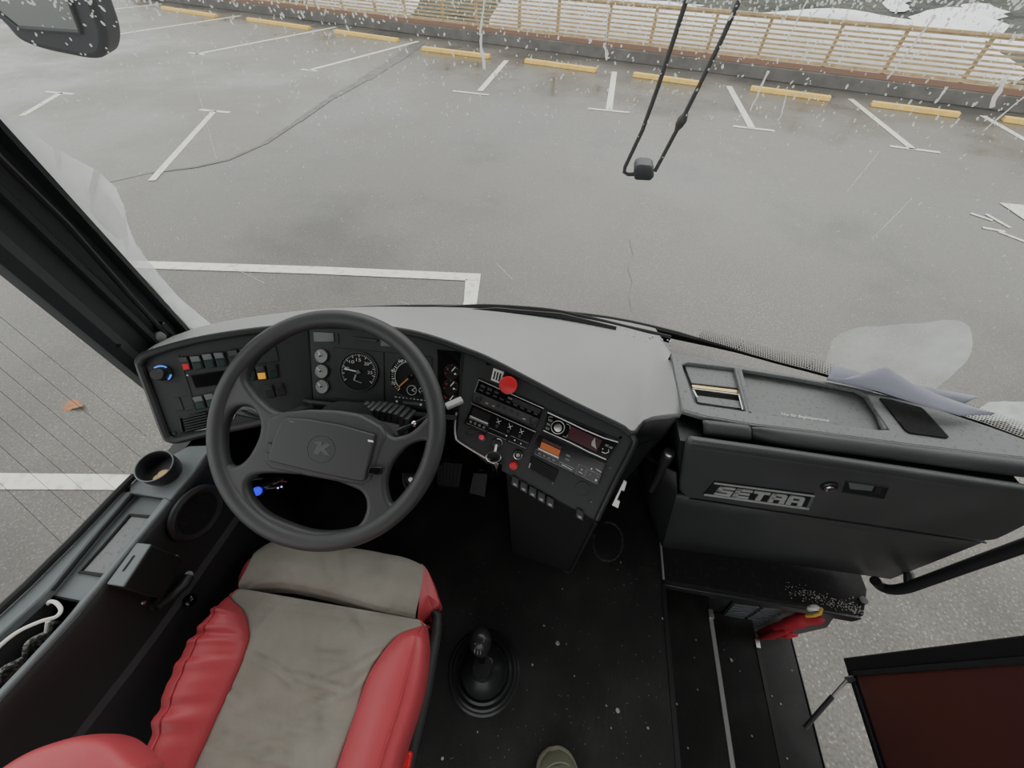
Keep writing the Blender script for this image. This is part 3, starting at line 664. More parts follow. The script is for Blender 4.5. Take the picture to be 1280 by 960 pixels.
for px, py in ((565, 464.5), (563.5, 483), (562.5, 500)):
    c, g = gauge(px, py, .0185, 'face', 'needle', 55, .85, (200, -20, 4, 4), 'maroon')
    MB().lathe(pt(c, .010, -25, .003), PC.n, [(.0025, 0), (.0025, .001)], 10).build('gauge_symbol', 'needle', g)
    MB().lathe(pt(c, .011, 150, .003), PC.n, [(.0018, 0), (.0018, .001)], 10).build('gauge_symbol', 'red', g)
mb = MB()
for k in range(6): mb.px(PC, [(546+k*5, 436.5+k*.6), (550+k*5, 437+k*.6), (550+k*5, 441+k*.6), (546+k*5, 440.5+k*.6)], .0005, .0015)
mb.build('warning_lamps', 'maroon', ic)
MB().tube([PC.P(384, 500, .01), PC.P(391, 501, .016), PC.P(450, 507.5, .018), PC.P(541, 518, .018), PC.P(572, 521, .012)], .006, 8).build('lower_ledge', 'satin', ic)
# ------------------------------------------------------------------ centre console
cc = thing('centre_console', (.03, .42, 0), 'black angled radio console to the right of the steering wheel reaching the floor', 'console')
face = [(580, 437), (611, 448), (658, 472), (717, 503), (777, 532), (788, 541), (793, 556), (769, 603), (745, 652), (632, 592), (607, 579), (573, 552), (569, 545), (573, 512)]
MB().px(PR, face, -.12, 0).build('face_panel', 'panel', cc, bevel=.004)
MB().tube(crom([PR.P(*p, .002) for p in [(571, 515), (569, 530), (570, 546), (575, 552.5), (600, 568), (613, 575)]], 5, False), .0028, 8).build('edge_trim', 'alu', cc)
MB().tube(crom([PR.P(*p, .002) for p in [(786, 538), (791.5, 547), (791, 558), (769, 601), (746, 649)]], 5, False), .007, 8).build('edge_bead', 'satin', cc)
KL, KR, FLo, FRo = PR.P(632, 592), PR.P(745, 652), Z(640, 692, .0), Z(712, 716, .0)
PK = plane3(KL, KR, (FLo+FRo)/2)
MB().prism([KL, KR, FRo, FLo], PK.n, -.28, 0).build('pedestal', 'dark', cc, bevel=.004)
MB().tube([KR+PK.n*.002, KR.lerp(FRo, .96)+PK.n*.002, FRo.lerp(FLo, .1)+V((0, 0, .012))+PK.n*.002], .005, 8).build('pedestal_edge', 'satin', cc)
for k in range(6):
    x0, y0 = (640+10.9*k, 594+6.3*k) if k < 5 else (720.5, 634.5)
    q = [(x0, y0), (x0+9, y0+4.8), (x0+8, y0+16), (x0-1, y0+11)]
    r = MB().px(PR, q, -.004, .006).build('rocker_switch', 'satin', cc, bevel=.0015)
    MB().px(PR, rect(q, .05, .02, .95, .42), .006, .009).build('rocker_pad', 'panel', r, bevel=.001)
    MB().px(PR, rect(q, .3, .6, .72, .82), .006, .0066).build('switch_symbol', 'dial', r)
# mushroom button and sticker
MB().px(PR, [(617, 460), (630, 465), (626, 480), (613.5, 475)], 0, .0008).build('sticker', 'white', cc, smooth=False)
mb = MB()
for k in range(3): mb.px(PR, rect([(617, 460), (630, 465), (626, 480), (613.5, 475)], .16+k*.26, .2, .30+k*.26, .85), .0008, .0013)
mb.build('sticker_print', 'black', cc)
eb = MB().lathe(PR.P(636, 480.5), PR.n, [(.011, 0), (.011, .012), (.0205, .013), (.0215, .017), (.0205, .021), (.017, .0225)], 32).build('emergency_button', 'red', cc); eb['label'] = 'red mushroom emergency button'
MB().lathe(PR.P(610.6, 454), PR.n, [(.005, 0), (.005, .003), (.003, .003)], 14).build('screw_cap', 'gloss', cc)
MB().lathe(PR.P(602.3, 546), PR.n, [(.0115, 0), (.0115, .003), (.008, .0045)], 24).build('lamp_bezel', 'satin', cc)
MB().lathe(PR.P(602.3, 546, .004), PR.n, [(.0065, 0), (.005, .004), (.001, .005)], 18).build('red_warning_lamp', 'redled', cc)
MB().tube([PR.P(589+7*math.cos(a*.35), 540+4*math.sin(a*.35), .001) for a in range(18)], .0008, 5, True).build('blanking_ring', 'satin', cc)
ig = MB().lathe(PR.P(621, 554), PR.n, [(.0125, 0), (.012, .006), (.009, .008)], 24).build('ignition_lock', 'satin', cc); MB().tube([PR.P(623+5*math.cos(R(a)), 552.5-5*math.sin(R(a)), .008) for a in range(-30, 120, 15)], .001, 5).build('lock_ring', 'alu', ig)
sb = MB().lathe(PR.P(647.6, 568), PR.n, [(.0125, 0), (.0115, .004), (.007, .005), (.0065, .003), (.005, .003), (.004, .007)], 24).build('push_button', 'satin', cc); MB().tube([PR.P(647.6+5*math.cos(a*.35), 568+5*math.sin(a*.35), .006) for a in range(18)], .0012, 6, True).build('silver_ring', 'chrome', sb); MB().lathe(PR.P(647.6, 568, .004), PR.n, [(.005, 0), (.0045, .004)], 14).build('silver_cap', 'dial', sb); sb['label'] = 'silver ringed push button'
MB().lathe(PR.P(642, 581.6), PR.n, [(.0105, 0), (.0095, .006), (.006, .007), (.0055, .005)], 24).build('round_button', 'red', cc)
vq = [(664, 569.5), (699, 588), (692, 603), (661, 585)]
v = MB().px(PR, vq, -.004, .002).build('air_vent', 'dark', cc, bevel=.001)
mb = MB()
for k in range(6): mb.px(PR, rect(vq, .05, .06+k*.16, .97, .12+k*.16), .002, .004)
mb.build('vent_slat', 'black', v); MB().px(PR, [(662.3, 578), (663.8, 578.8), (662, 584.5), (660.5, 583.8)], .002, .004).build('vent_lever', 'dial', v)
MB().tube([PR.P(728+9*math.cos(a*.26), 610.6+9*math.sin(a*.26), .0006) for a in range(24)], .0008, 5, True).build('blanking_cap', 'satin', cc)
for p in ((691, 603.5), (739, 627), (762.5, 584.5), (775.5, 547)): MB().lathe(PR.P(*p), PR.n, [(.0035, 0), (.003, .0015)], 12).build('panel_screw', 'gloss', cc)
# --- slot-in units
def unit(name, label, cat, q, m='gloss', h=.006, fr='satin'):
    t = thing(name, PR.P(*bil(q, .5, .5)), label, cat)
    MB().px(PR, rect(q, -.02, -.05, 1.02, 1.05), 0, h*.5).build('mounting_frame', fr, t, bevel=.0015)
    MB().px(PR, q, 0, h).build('front_panel', m, t, bevel=.002); return t
def bt(t, q, s0, t0, s1, t1, m, h0=.006, h1=.0085, name='button', bev=.0008): return MB().px(PR, rect(q, s0, t0, s1, t1), h0, h1).build(name, m, t, bevel=bev)
def dotp(t, q, s, tt, r, m, name='button', h0=.006, h1=.01): return MB().lathe(PR.P(*bil(q, s, tt), h0), PR.n, [(r, 0), (r*.95, (h1-h0)*.8), (r*.7, h1-h0)], 20).build(name, m, t)
def stroke(t, q, pts, r, m, name): return MB().tube([PR.P(*bil(q, *p), .0068) for p in pts], r, 5).build(name, m, t)
qa = [(599.4, 473.8), (680, 509.6), (670.6, 534), (590, 500.5)]
ra = unit('cassette_radio', 'older black radio with many small keys, upper left slot below the red button', 'radio', qa, 'gloss')
stroke(ra, qa, [(0, .02), (1, .02)], .0009, 'alu', 'top_line'); stroke(ra, qa, [(0, .02), (0, .6)], .0009, 'alu', 'side_line')
for k in range(9):
    s = .05+k*.105
    if k not in (3,): bt(ra, qa, s, .17, s+.07, .27, 'lcd' if k in (4, 6) else 'wheel', name='key')
    bt(ra, qa, s, .36, s+.06, .44, 'wheel', name='key')
bt(ra, qa, .55, .12, .97, .34, 'satin', name='cassette_slot')
MB().px(PR, rect(qa, .01, .56, .99, .97), .006, .010).build('lower_bar', 'wheel', ra, bevel=.002)
for s in (.08, .92): dotp(ra, qa, s, .76, .0085, 'black', 'rotary_knob', .010, .020)
for s in (.38, .47, .58, .68): dotp(ra, qa, s, .74, .0042, 'panel', 'round_key', .010, .0125)
for s in (.2, .3, .77): bt(ra, qa, s, .8, s+.04, .85, 'dial', .010, .0106, 'key_print')
qb = [(590, 503), (669.7, 538.6), (658.4, 562), (581, 529)]
rb = unit('heating_control', 'black heating control unit with white printed symbols below the cassette radio', 'control unit', qb)
stroke(rb, qb, [(0, .02), (1, .02)], .0008, 'alu', 'top_line')
bt(rb, qb, .05, .15, .32, .52, 'dark', name='display', h1=.0068)
bt(rb, qb, .04, .54, .33, .62, 'alu', name='display_edge', h1=.0072)
def boxline(t, q, s0, t0, s1, t1, m='dial', name='printed_frame'):
    MB().tube([PR.P(*p, .0066) for p in rect(q, s0, t0, s1, t1)], .0005, 4, True).build(name, m, t)
boxline(rb, qb, .03, .66, .34, .93); boxline(rb, qb, .36, .72, .66, .93); boxline(rb, qb, .7, .66, .98, .93)
for k, s in enumerate((.06, .13, .20, .27)): bt(rb, qb, s, .74, s+.04, .86, 'lcd', name='key', h1=.0075)
for s in (.46, .64, .82):
    stroke(rb, qb, [(s-.035, .16), (s+.02, .38)], .0006, 'white', 'symbol_stroke'); stroke(rb, qb, [(s+.03, .2), (s-.03, .36)], .0006, 'white', 'symbol_stroke')
    dotp(rb, qb, s, .50, .0042, 'satin', 'toggle_key', h1=.012)
for s, tt in ((.64, .74), (.78, .78), (.88, .82)): dotp(rb, qb, s, tt, .0018, 'white', 'indicator', h1=.0075)
qs = [(683.75, 513), (773.75, 550.6), (758.75, 575), (678, 539)]
rs = unit('car_stereo', 'car stereo with round knob and dark red display, upper right slot of the console', 'car stereo', qs)
stroke(rs, qs, [(.01, .05), (.3, .09), (.5, .13), (.8, .13), (.99, .06)], .0016, 'alu', 'chrome_strip')
stroke(rs, qs, [(.01, .92), (.4, .92), (.7, .97), (.97, .97)], .0013, 'alu', 'chrome_strip')
MB().px(PR, [bil(qs, .35, .22), bil(qs, .80, .26), bil(qs, .80, .84), bil(qs, .35, .80)], .006, .0068).build('display', 'maroon', rs)
u_, w_ = PR.axes(); ck_ = PR.P(*bil(qs, .19, .5), .007)
kb_ = MB().lathe(ck_, PR.n, [(.0155, 0), (.0155, .003), (.012, .003)], 28).build('knob_base', 'gloss', rs)
MB().tube([ck_+PR.n*.003+(u_*math.cos(a*.3)+w_*math.sin(a*.3))*.0155 for a in range(21)], .0011, 6, True).build('knob_ring', 'alu', kb_)
MB().lathe(ck_+PR.n*.003, PR.n, [(.0095, 0), (.009, .009), (.006, .010)], 24).build('volume_knob', 'alu', rs)
for s, tt in ((.04, .3), (.03, .5), (.03, .7)): bt(rs, qs, s, tt, s+.06, tt+.12, 'lcd', name='key', h1=.0072)
for pts in ([(.29, .2), (.34, .22), (.35, .36)], [(.35, .66), (.34, .8), (.29, .78)], [(.09, .18), (.05, .2), (.035, .28)]): stroke(rs, qs, pts, .0008, 'dial', 'key_outline')
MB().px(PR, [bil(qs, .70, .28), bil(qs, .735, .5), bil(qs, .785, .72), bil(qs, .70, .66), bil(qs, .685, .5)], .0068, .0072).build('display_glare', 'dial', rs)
for s, tt in ((.86, .34), (.92, .36)): bt(rs, qs, s, tt, s+.05, tt+.1, 'lcd', name='key', h1=.0072)
stroke(rs, qs, [(.93, .52), (.95, .62), (.92, .74), (.87, .74)], .001, 'alu', 'key_outline'); dotp(rs, qs, .86, .6, .0012, 'white', 'indicator', h1=.0075)
qd = [(672.5, 541), (757, 579), (746.5, 605), (665, 566.5)]
rd = unit('tachograph_unit', 'black slot-in unit with small orange display below the car stereo', 'display unit', qd)
bt(rd, qd, .08, .12, .36, .24, 'maroon', name='upper_window', h1=.0066)
bt(rd, qd, .08, .28, .36, .58, 'orange', name='orange_display', h1=.0072)
bt(rd, qd, .06, .60, .37, .68, 'alu', name='display_edge', h1=.0078)
boxline(rd, qd, .04, .72, .38, .95); boxline(rd, qd, .40, .78, .62, .95); boxline(rd, qd, .66, .5, .78, .97); boxline(rd, qd, .8, .55, .99, .97)
for s in (.08, .15, .22, .29): bt(rd, qd, s, .78, s+.045, .88, 'blue' if s == .15 else 'lcd', name='key', h1=.0075) if False else bt(rd, qd, s, .78, s+.045, .88, 'lcd', name='key', h1=.0075)
for s, tt in ((.45, .32), (.46, .5)): bt(rd, qd, s, tt, s+.06, tt+.09, 'lcd', name='key_print', h1=.0064)
stroke(rd, qd, [(.44, .85), (.6, .88)], .0007, 'white', 'printed_text')
dotp(rd, qd, .72, .68, .0025, 'dial', 'key_print', h1=.0066); stroke(rd, qd, [(.69, .82), (.75, .83)], .0006, 'white', 'printed_text')
dotp(rd, qd, .84, .46, .0018, 'white', 'indicator', h1=.0078); stroke(rd, qd, [(.9, .38), (.98, .42)], .0007, 'white', 'printed_text')
for s, tt in ((.84, .66), (.94, .62), (.94, .8)): bt(rd, qd, s, tt, s+.03, tt+.08, 'white' if tt == .8 else 'lcd', name='key', h1=.0075)
# keys
ky = thing('key_bunch', PR.P(618, 572, .01), 'bunch of keys on a steel ring hanging from the ignition lock', 'keys')
MB().tube([PR.P(618+9*math.cos(a*.3), 569+6.5*math.sin(a*.3), .016) for a in range(21)], .0019, 6, True).build('key_ring', 'chrome', ky)
MB().tube([PR.P(621, 555, .008), PR.P(620, 562, .02)], .0035, 8).build('ignition_key', 'alu', ky)
for px, m in ((612, 'gloss'), (617, 'chrome'), (622, 'alu'), (625, 'gloss')):
    a = PR.P(px, 576, .016); L = .035 if m in ('chrome', 'alu') else .06
    b = a+V((random.uniform(-.012, .012), -.005, -L)); MB().bar(a, b, .010 if L < .05 else .016, .003, up=(.2, 1, .1)).build('key' if L < .05 else 'key_fob', m, ky, bevel=.001)
# silver catch on the console edge
cl = thing('handset_clip', PR.P(772, 616), 'small silver hook plate on the right edge of the radio console', 'clip')
MB().prism([PR.P(*p, -.004) for p in [(779, 599), (783, 601), (779.5, 613), (776, 611.5), (771, 623), (774.5, 625), (772, 634), (764, 630)]], PR.n, 0, .012).build('hook_plate', 'alu', cl, bevel=.001)
# microphone and its coiled lead
mc = thing('microphone', Z(830, 590, .55), 'black hand microphone with silver mesh head in the gap beside the glove box', 'microphone')
h = Z(836.5, 566, .66); bse = Z(816, 608, .52); d = (h-bse).normalized()
MB().lathe(h-d*.004, d, [(.0145, -.035), (.0165, -.006), (.0165, 0), (.015, .003)], 24).build('mesh_collar', 'satin', mc)
MB().lathe(h, d, [(.0145, 0), (.013, .005), (.006, .008)], 20).build('mesh_head', 'alu', mc)
MB().tube([h-d*.03, h-d*.06, h-d*.10, bse-d*.02], [.013, .012, .010, .008], 16).build('handle', 'black', mc)
MB().tube([Z(796, 561, .66), Z(803, 555, .665), Z(812, 551, .665), Z(824, 550.5, .665)], .0022, 6).build('holder_wire', 'satin', mc)
c0 = Z(761, 678, .30); pts = []
for a in range(0, 361):
    t = a/360; px = 759.5+18.5*math.cos(R(200-t*300)); py = 677-(24 if a < 90 else 24)*math.sin(R(200-t*300))*-1
    pts.append(Z(px, py, .30+.0*t)+V((0, 0, .004*math.sin(a*1.2)))+V((.003*math.cos(a*1.2), 0, 0)))
tag(MB().tube(pts, .0022, 6).build('coiled_lead', 'satin'), 'black coiled lead hanging in a loop beside the console foot', 'cable')
# ================================================================== STEERING WHEEL
WC = V((-.424, .362, .846)); e_, a_ = R(57), R(5)
PW = Plane(WC, (math.sin(a_)*math.cos(e_), -math.cos(a_)*math.cos(e_), math.sin(e_)))
wu, wv_ = PW.axes()
def w2(px, py): q = PW.P(px, py)-WC; return (q.dot(wu), q.dot(wv_))
def w3(x, y, z): return WC+wu*x+wv_*y+PW.n*z
st = thing('steering_wheel', WC, 'large dark grey four-spoke steering wheel with a round letter emblem on its hub pad', 'steering wheel')
RR, TR = .2225, .0180
MB().tube([w3(RR*math.cos(2*math.pi*i/96), RR*math.sin(2*math.pi*i/96), 0) for i in range(96)], TR, 16, True).build('rim', 'wheel', st)
holes_px = [[(535, 553), (523, 552), (507, 560), (491, 580), (484, 602), (487, 623), (494, 629), (513, 615), (528, 593), (535, 570)],
            [(312, 602), (327, 592), (373, 593), (410, 598), (437, 607), (453, 615), (459, 628), (457, 643), (447, 657), (423, 663), (393, 663), (360, 653), (333, 640), (315, 620)],
            [(305, 507), (318, 510), (327, 527), (325, 547), (313, 570), (300, 581), (287, 580), (282, 560), (283, 533), (292, 513)],
            [(309, 470), (318, 490), (331, 504), (345, 514), (367, 516), (390, 514), (423, 514), (450, 518), (474, 530), (490, 545), (501, 545), (513, 541), (527, 529), (538, 514), (541, 490), (528, 460), (503, 430), (467, 409), (430, 403), (390, 405), (357, 417), (327, 440)]]
holes = [[(p.x, p.y) for p in crom([V((*w2(*q), 0)) for q in h], 5)] for h in holes_px]
outer = [(RR*math.cos(2*math.pi*i/120), RR*math.sin(2*math.pi*i/120)) for i in range(120)]
plate(outer, holes, lambda x, y, z: w3(x, y, z-.004), .004, .009, 3).build('spokes', 'wheel', st)
hub = [(338, 522), (352, 516), (390, 512), (423, 513), (452, 518), (478, 532), (487, 545), (480, 560), (468, 600), (455, 607), (400, 597), (342, 586), (332, 575), (334, 545)]
MB().prism([w3(*w2(*p), 0) for p in hub], PW.n, -.05, .012).build('hub_cover', 'wheel', st, bevel=.008, seg=3)
hp_ = MB().prism([w3(*w2(*p), 0) for p in [(360, 522), (390, 524), (430, 531), (473, 543), (470, 560), (460, 600), (455, 600.5), (400, 589), (341, 575), (349, 547)]], PW.n, .010, .019).build('hub_pad', 'wheel', st, bevel=.004, seg=3)
PWp = Plane(WC+PW.n*.0188, PW.n)
for q in ([(333, 553), (345, 556), (340, 568), (331, 565)], [(461, 583), (477, 584), (475, 594), (458, 593)]):
    MB().px(PWp, q, -.008, -.001).build('pad_clip', 'gloss', st, bevel=.002)
MB().tube([PWp.P(401.5+17.3*math.cos(i*.2094), 561.5+17*math.sin(i*.2094), .0002) for i in range(30)], .0006, 5, True).build('emblem_ring', 'panel', hp_)
kp = [(-8, -9.5), (1.8, -8.8), (-.6, -3.2), (6.8, -7.5), (12.2, -5), (4.5, .2), (11.6, 9), (4.2, 8), (-.8, 2.6), (-3.2, 7.2), (-10.5, 6), (-4.4, -6), (-9, -6.5)]
MB().prism([PWp.P(402+x, 561+y) for x, y in kp], PW.n, -.001, .0009).build('emblem_letter', 'emblem', hp_, smooth=False)
MB().px(PWp, [(460, 549.5), (466, 550.5), (467, 553), (460, 552)], 0, .0006).build('horn_symbol', 'white', hp_)
MB().px(PWp, [(362, 526), (368, 527.5), (367.5, 528.3), (361.5, 527)], 0, .0005).build('pad_print', 'lcd', hp_)
# column
co = thing('steering_column', (-.43, .50, 0), 'black steering column with ribbed bellows and stalks below the steering wheel', 'steering column')
ax = -PW.n
MB().tube([w3(0, 0, -.055), w3(0, 0, -.16), w3(0, .02, -.30), V((-.44, .60, .30)), V((-.44, .68, .02))], [.055, .06, .055, .06, .07], 20).build('column_tube', 'black', co)
bp = [Z(448, 514, .775), Z(470, 514, .77), Z(495, 519, .765), Z(508, 525, .755)]
mb = MB(); n0 = 9
for k in range(n0):
    c = along(bp, k/(n0-1)); mb.tube([c+V((0, -.035, -.03)), c+V((0, 0, .0)), c+V((.004, .03, -.01)), c+V((.004, .05, -.05))], .0075, 8)
mb.build('bellows', 'satin', co)
MB().prism([Z(*p, .765) for p in [(468, 523), (500, 530), (498, 546), (462, 540)]], (0, 0, 1), -.04, 0).build('column_shroud', 'black', co, bevel=.004)
sr = MB().tube([Z(497, 540, .785), Z(515, 531, .79), Z(538, 519, .80), Z(560, 507, .81)], [.009, .0035, .0035, .005], 10).build('stalk_right', 'satin', co); sr.name = 'stalk'
MB().bar(Z(557.5, 508.5, .812), Z(578, 499.5, .815), .016, .011).build('stalk_grip', 'dial', sr, bevel=.003)
MB().lathe(Z(516, 530.5, .79), (Z(538, 519, .80)-Z(515, 531, .79)), [(.007, 0), (.008, .004), (.006, .008)], 14).build('stalk_collar', 'chrome', sr)
sl = MB().tube([Z(352, 526, .78), Z(325, 521, .79), Z(300, 515, .80), Z(291, 513, .80)], [.008, .007, .009, .009], 10).build('stalk', 'satin', co)
MB().bar(Z(296, 508, .805), Z(290, 524, .80), .010, .006).build('stalk_tip', 'alu', sl, bevel=.002)
MB().tube([Z(302, 510, .81), Z(314, 512, .81), Z(324, 518, .805)], .004, 8).build('stalk_edge', 'emblem', sl)
ak = thing('brake_lever_knob', Z(510, 603, .62), 'black triangular bracket with white-capped knob seen through the right steering wheel opening', 'lever')
MB().prism([Z(*p, .60) for p in [(502, 590), (523, 592), (519, 606), (508, 614), (503, 603)]], (0, 0, 1), -.03, 0).build('bracket', 'black', ak, bevel=.003)
MB().lathe(Z(514, 600.5, .602), (-.1, -.2, 1), [(.011, 0), (.011, .012), (.007, .018)], 18).build('knob', 'satin', ak); MB().lathe(Z(514, 600, .615), (-.1, -.2, 1), [(.006, 0), (.0055, .006), (.003, .008)], 14).build('white_cap', 'white', ak)
MB().tube([Z(512, 606, .58), V((-.25, .62, .4))], .012, 8).build('lever_rod', 'black', ak)
lb = thing('charger_plug', Z(330, 612, .56), 'small black gadget glowing blue and violet in the footwell behind the steering wheel', 'gadget')
MB().bar(Z(317, 611, .56), Z(360, 606, .56), .035, .05).build('gadget_body', 'gloss', lb, bevel=.006)
MB().lathe(Z(322, 614, .587), (.3, -.4, 1), [(.011, 0), (.0105, .006), (.004, .012)], 14).build('blue_lamp', 'blueled', lb)
for p in ((347.5, 610), (352, 608.5)): MB().lathe(Z(*p, .587), (0, -.4, 1), [(.0022, 0), (.001, .003)], 8).build('violet_lamp', 'violet', lb)
MB().tube([Z(342, 606, .587), Z(350, 602, .589), Z(359, 602, .587)], .0025, 6).build('red_line', 'maroon', lb)
MB().tube([Z(330, 611, .555), Z(326, 609, .52)+V((-.03, .03, 0)), V((-.735, .36, .50))], .008, 8).build('mount_arm', 'black', lb)
# pedals
def pedal(name, label, q, z):
    t = thing(name, Z(*bil(q, .5, .5), 0), label, 'pedal')
    P = [Z(*q[0], z+.06), Z(*q[1], z+.06), Z(*q[2], z), Z(*q[3], z)]; n = (P[1]-P[0]).cross(P[3]-P[0]).normalized()
    if n.z < 0: n = -n
    MB().prism(P, n, -.014, 0).build('pedal_pad', 'rubber', t, bevel=.004)
    mb = MB()
    for k in range(7):
        s = .08+k*.14; a, b = P[0].lerp(P[1], s), P[3].lerp(P[2], s); mb.bar(a.lerp(b, .05), a.lerp(b, .95), .006, .005, up=n)
    mb.build('tread_rib', 'satin', t)
    m = (P[0]+P[1])/2; MB().tube([m-n*.01, m+V((0, .06, -.03)), V((m.x, m.y+.14, .02))], .012, 8).build('pedal_arm', 'black', t)
pedal('accelerator_pedal', 'ribbed black accelerator pedal below the ignition keys', [(592, 590), (610, 591), (606, 622), (586, 617)], .10)
pedal('brake_pedal', 'broad black brake pedal right of the steering wheel rim', [(545, 575), (579, 579), (574, 610), (546, 607)], .12)
# ================================================================== GEAR LEVER
gc = Z(605, 838, 0); ge = thing('gear_lever', gc, 'short black gear lever with shift-pattern knob in a round rubber boot on the floor', 'gear lever')
MB().lathe(gc, (0, 0, 1), [(.112, 0), (.112, .004), (.106, .008), (.098, .006)], 48).build('floor_ring', 'satin', ge)
bt_ = MB().lathe(gc, (0, 0, 1), [(.10, .004), (.101, .012), (.095, .016), (.089, .012), (.086, .012), (.086, .022), (.079, .028), (.073, .022), (.07, .024), (.066, .05), (.05, .075), (.034, .09), (.031, .12), (.026, .15)], 48).build('rubber_boot', 'satin', ge)
kt = Z(600, 796, .285); kb2 = gc+V((-.002, .012, .13)); d = (kt-kb2).normalized()
MB().tube([gc+V((0, .004, .1)), kt-d*.06], .011, 12).build('lever_rod', 'gloss', ge)
kn = MB().lathe(kt-d*.085, d, [(.017, 0), (.02, .006), (.019, .014), (.024, .02), (.029, .045), (.030, .068), (.026, .084), (.017, .094), (.004, .098)], 32).build('knob', 'knobmat', ge)
kp_ = Plane(kt-d*.02+V((0, -.0245, -.008)), V((0, -1, .28)))
MB().tube([gc+V((.016, -.012, .118)), gc+V((.03, 0, .12)), gc+V((.022, .022, .125)), gc+V((-.01, .03, .13))], .005, 8).build('boot_fold', 'satin', bt_)
c = kt-d*.045; uu = d.cross(V((0, 1, 0))).normalized(); nn = V((0, -1, 0)); nn = (nn-d*nn.dot(d)).normalized()
mb = MB(); cc_ = CAM
def kq(x, t): return kt+nn*(.0312-.0135*t)*math.sqrt(max(0, 1-(x/.03)**2))+uu*x+d*(-.017+.026*t)
for x in (-.008, 0, .008): mb.bar(kq(x, -.15), kq(x, .85), .0013, .0012, up=nn)
for x0, x1 in ((-.008, 0), (0, .008)): mb.bar(kq(x0, .35), kq(x1, .35), .0012, .0013, up=d)
mb.build('shift_pattern', 'dial', kn)
# ================================================================== DRIVER'S SEAT
se = thing('driver_seat', V((-.45, -.05, 0)), 'red leather driver seat with grey suede cover behind the steering wheel', 'seat')
SR = [((299, 735), (300, 735.5), (524, 774.5), (525, 775)), ((287.5, 745), (288.5, 745.5), (529, 781), (530, 782)), ((274, 762), (303, 764), (504, 790), (532, 795)), ((250, 791), (311, 792), (486, 805), (533, 815)),
      ((226, 830), (305, 824), (461, 841), (529, 851)), ((206, 880), (284, 872), (446, 882), (521, 886)), ((188, 945), (249, 945), (425, 945), (501, 949)), ((172, 1005), (220, 1005), (405, 1005), (487, 1005)), ((160, 1060), (198, 1060), (390, 1060), (474, 1060))]
ZS = [.492, .505, .515, .52, .52, .515, .51, .51, .51]
def row_at(t):
    f = t*(len(SR)-1); i = min(int(f), len(SR)-2); k = f-i
    def cr1(arr): 
        a, b, c, d = arr[max(i-1, 0)], arr[i], arr[i+1], arr[min(i+2, len(arr)-1)]
        return .5*((2*b)+(c-a)*k+(2*a-5*b+4*c-d)*k*k+(3*b-a-3*c+d)*k**3)
    P = []
    for j in range(4): P.append((cr1([r[j][0] for r in SR]), cr1([r[j][1] for r in SR])))
    return P, cr1(ZS)
NR = 90
def proj(p):
    c = CM.transposed() @ (V(p)-CAM); return 640+FPX*c.x/c.z, 480-FPX*c.y/c.z
CREASE = [((242, 500), (330, 545)), ((330, 545), (420, 622)), ((370, 570), (470, 600)), ((470, 600), (600, 636)), ((530, 600), (650, 545)), ((650, 545), (762, 490)), ((600, 655), (700, 575)), ((465, 705), (560, 668)), ((245, 395), (300, 315)), ((300, 315), (400, 252)),
          ((620, 320), (690, 430)), ((480, 490), (600, 500)), ((170, 780), (330, 800)), ((330, 800), (500, 770)), ((500, 770), (590, 790)), ((110, 840), (230, 890)), ((230, 890), (420, 930)), ((150, 640), (200, 700)),
          ((355, 150), (402, 222)), ((608, 95), (628, 215)), ((705, 230), (640, 275)), ((585, 252), (535, 185)), ((800, 225), (700, 282)), ((300, 190), (215, 235)), ((850, 300), (790, 330)), ((520, 110), (545, 200))]
CREASE = [(V((a[0]/3.2+240, a[1]/3.2+660)), V((b[0]/3.2+240, b[1]/3.2+660))) for a, b in CREASE]
def crease(p, amp=.005):
    q = V(proj(p)); d = 0
    for a, b in CREASE:
        ab = b-a; t = max(0, min(1, (q-a).dot(ab)/ab.length_squared)); r = (q-(a+ab*t)); l = r.length
        if l > 22: continue
        sg = 1 if ab.x*r.y-ab.y*r.x > 0 else -1
        f = .4+.6*math.sin(math.pi*min(1, max(0, t*.8+.1)))
        d += f*(-amp*math.exp(-(l/2.6)**2)+amp*.75*math.exp(-((l-6)/4.5)**2)*(1 if sg > 0 else .35))
    return d
cen, lef, rig = [], [], []
for r in range(NR+1):
    P, z = row_at(r/NR)
    a, b, c, d = [Z(*p, z) for p in P]
    row = []
    for j in range(49):
        s = j/48; p = b.lerp(c, s); nz = noise.noise(V((p.x*9, p.y*9, 1)))*.011+noise.noise(V((p.x*20+p.y*9, p.y*16, 5)))*.006
        fold = -.005*math.exp(-((r/NR-.35-.10*s)/.02)**2)*(1 if .1 < s < .75 else .3) - .004*math.exp(-((r/NR-.45+.15*s)/.015)**2)*(s > .55)
        p.z += -.012*math.sin(math.pi*s)*min(1, r/16)+nz*min(1, r/8)+crease(p)*min(1, r/5); row.append(p)
    row = [row[0]+V((0, 0, -.03))]+row+[row[-1]+V((0, 0, -.03))]
    cen.append(row)
    wr = (math.sin(r*.86)*.006+math.sin(r*1.37+1)*.004)*(1 if 22 < r < 66 else .3)*(1 if noise.noise(V((r*.09, 3, 1))) > -.1 else .4)
    def bol(o, i, sgn):
        out = (o-i).normalized(); L = (o-i).length; q = []
        for j in range(9):
            s = j/8; p = i.lerp(o, s); p.z += (.008+.55*min(L, .06))*math.sin(math.pi*(.12+.62*s))*min(1, .25+r/22)-.006+wr*s*(sgn < 0); q.append(p)
        q.append(o+V((0, 0, .0))+out*.004+V((0, 0, -.03))); q.append(o+V((0, 0, -.09))-out*.004); q.append(o+V((0, 0, -.13))-out*.03)
        return [i+V((0, 0, -.03))]+q
    lef.append(bol(a, b, -1)); rig.append(bol(d, c, 1))
MB().loft(cen).build('seat_cushion', 'fabric', se, ang=180)
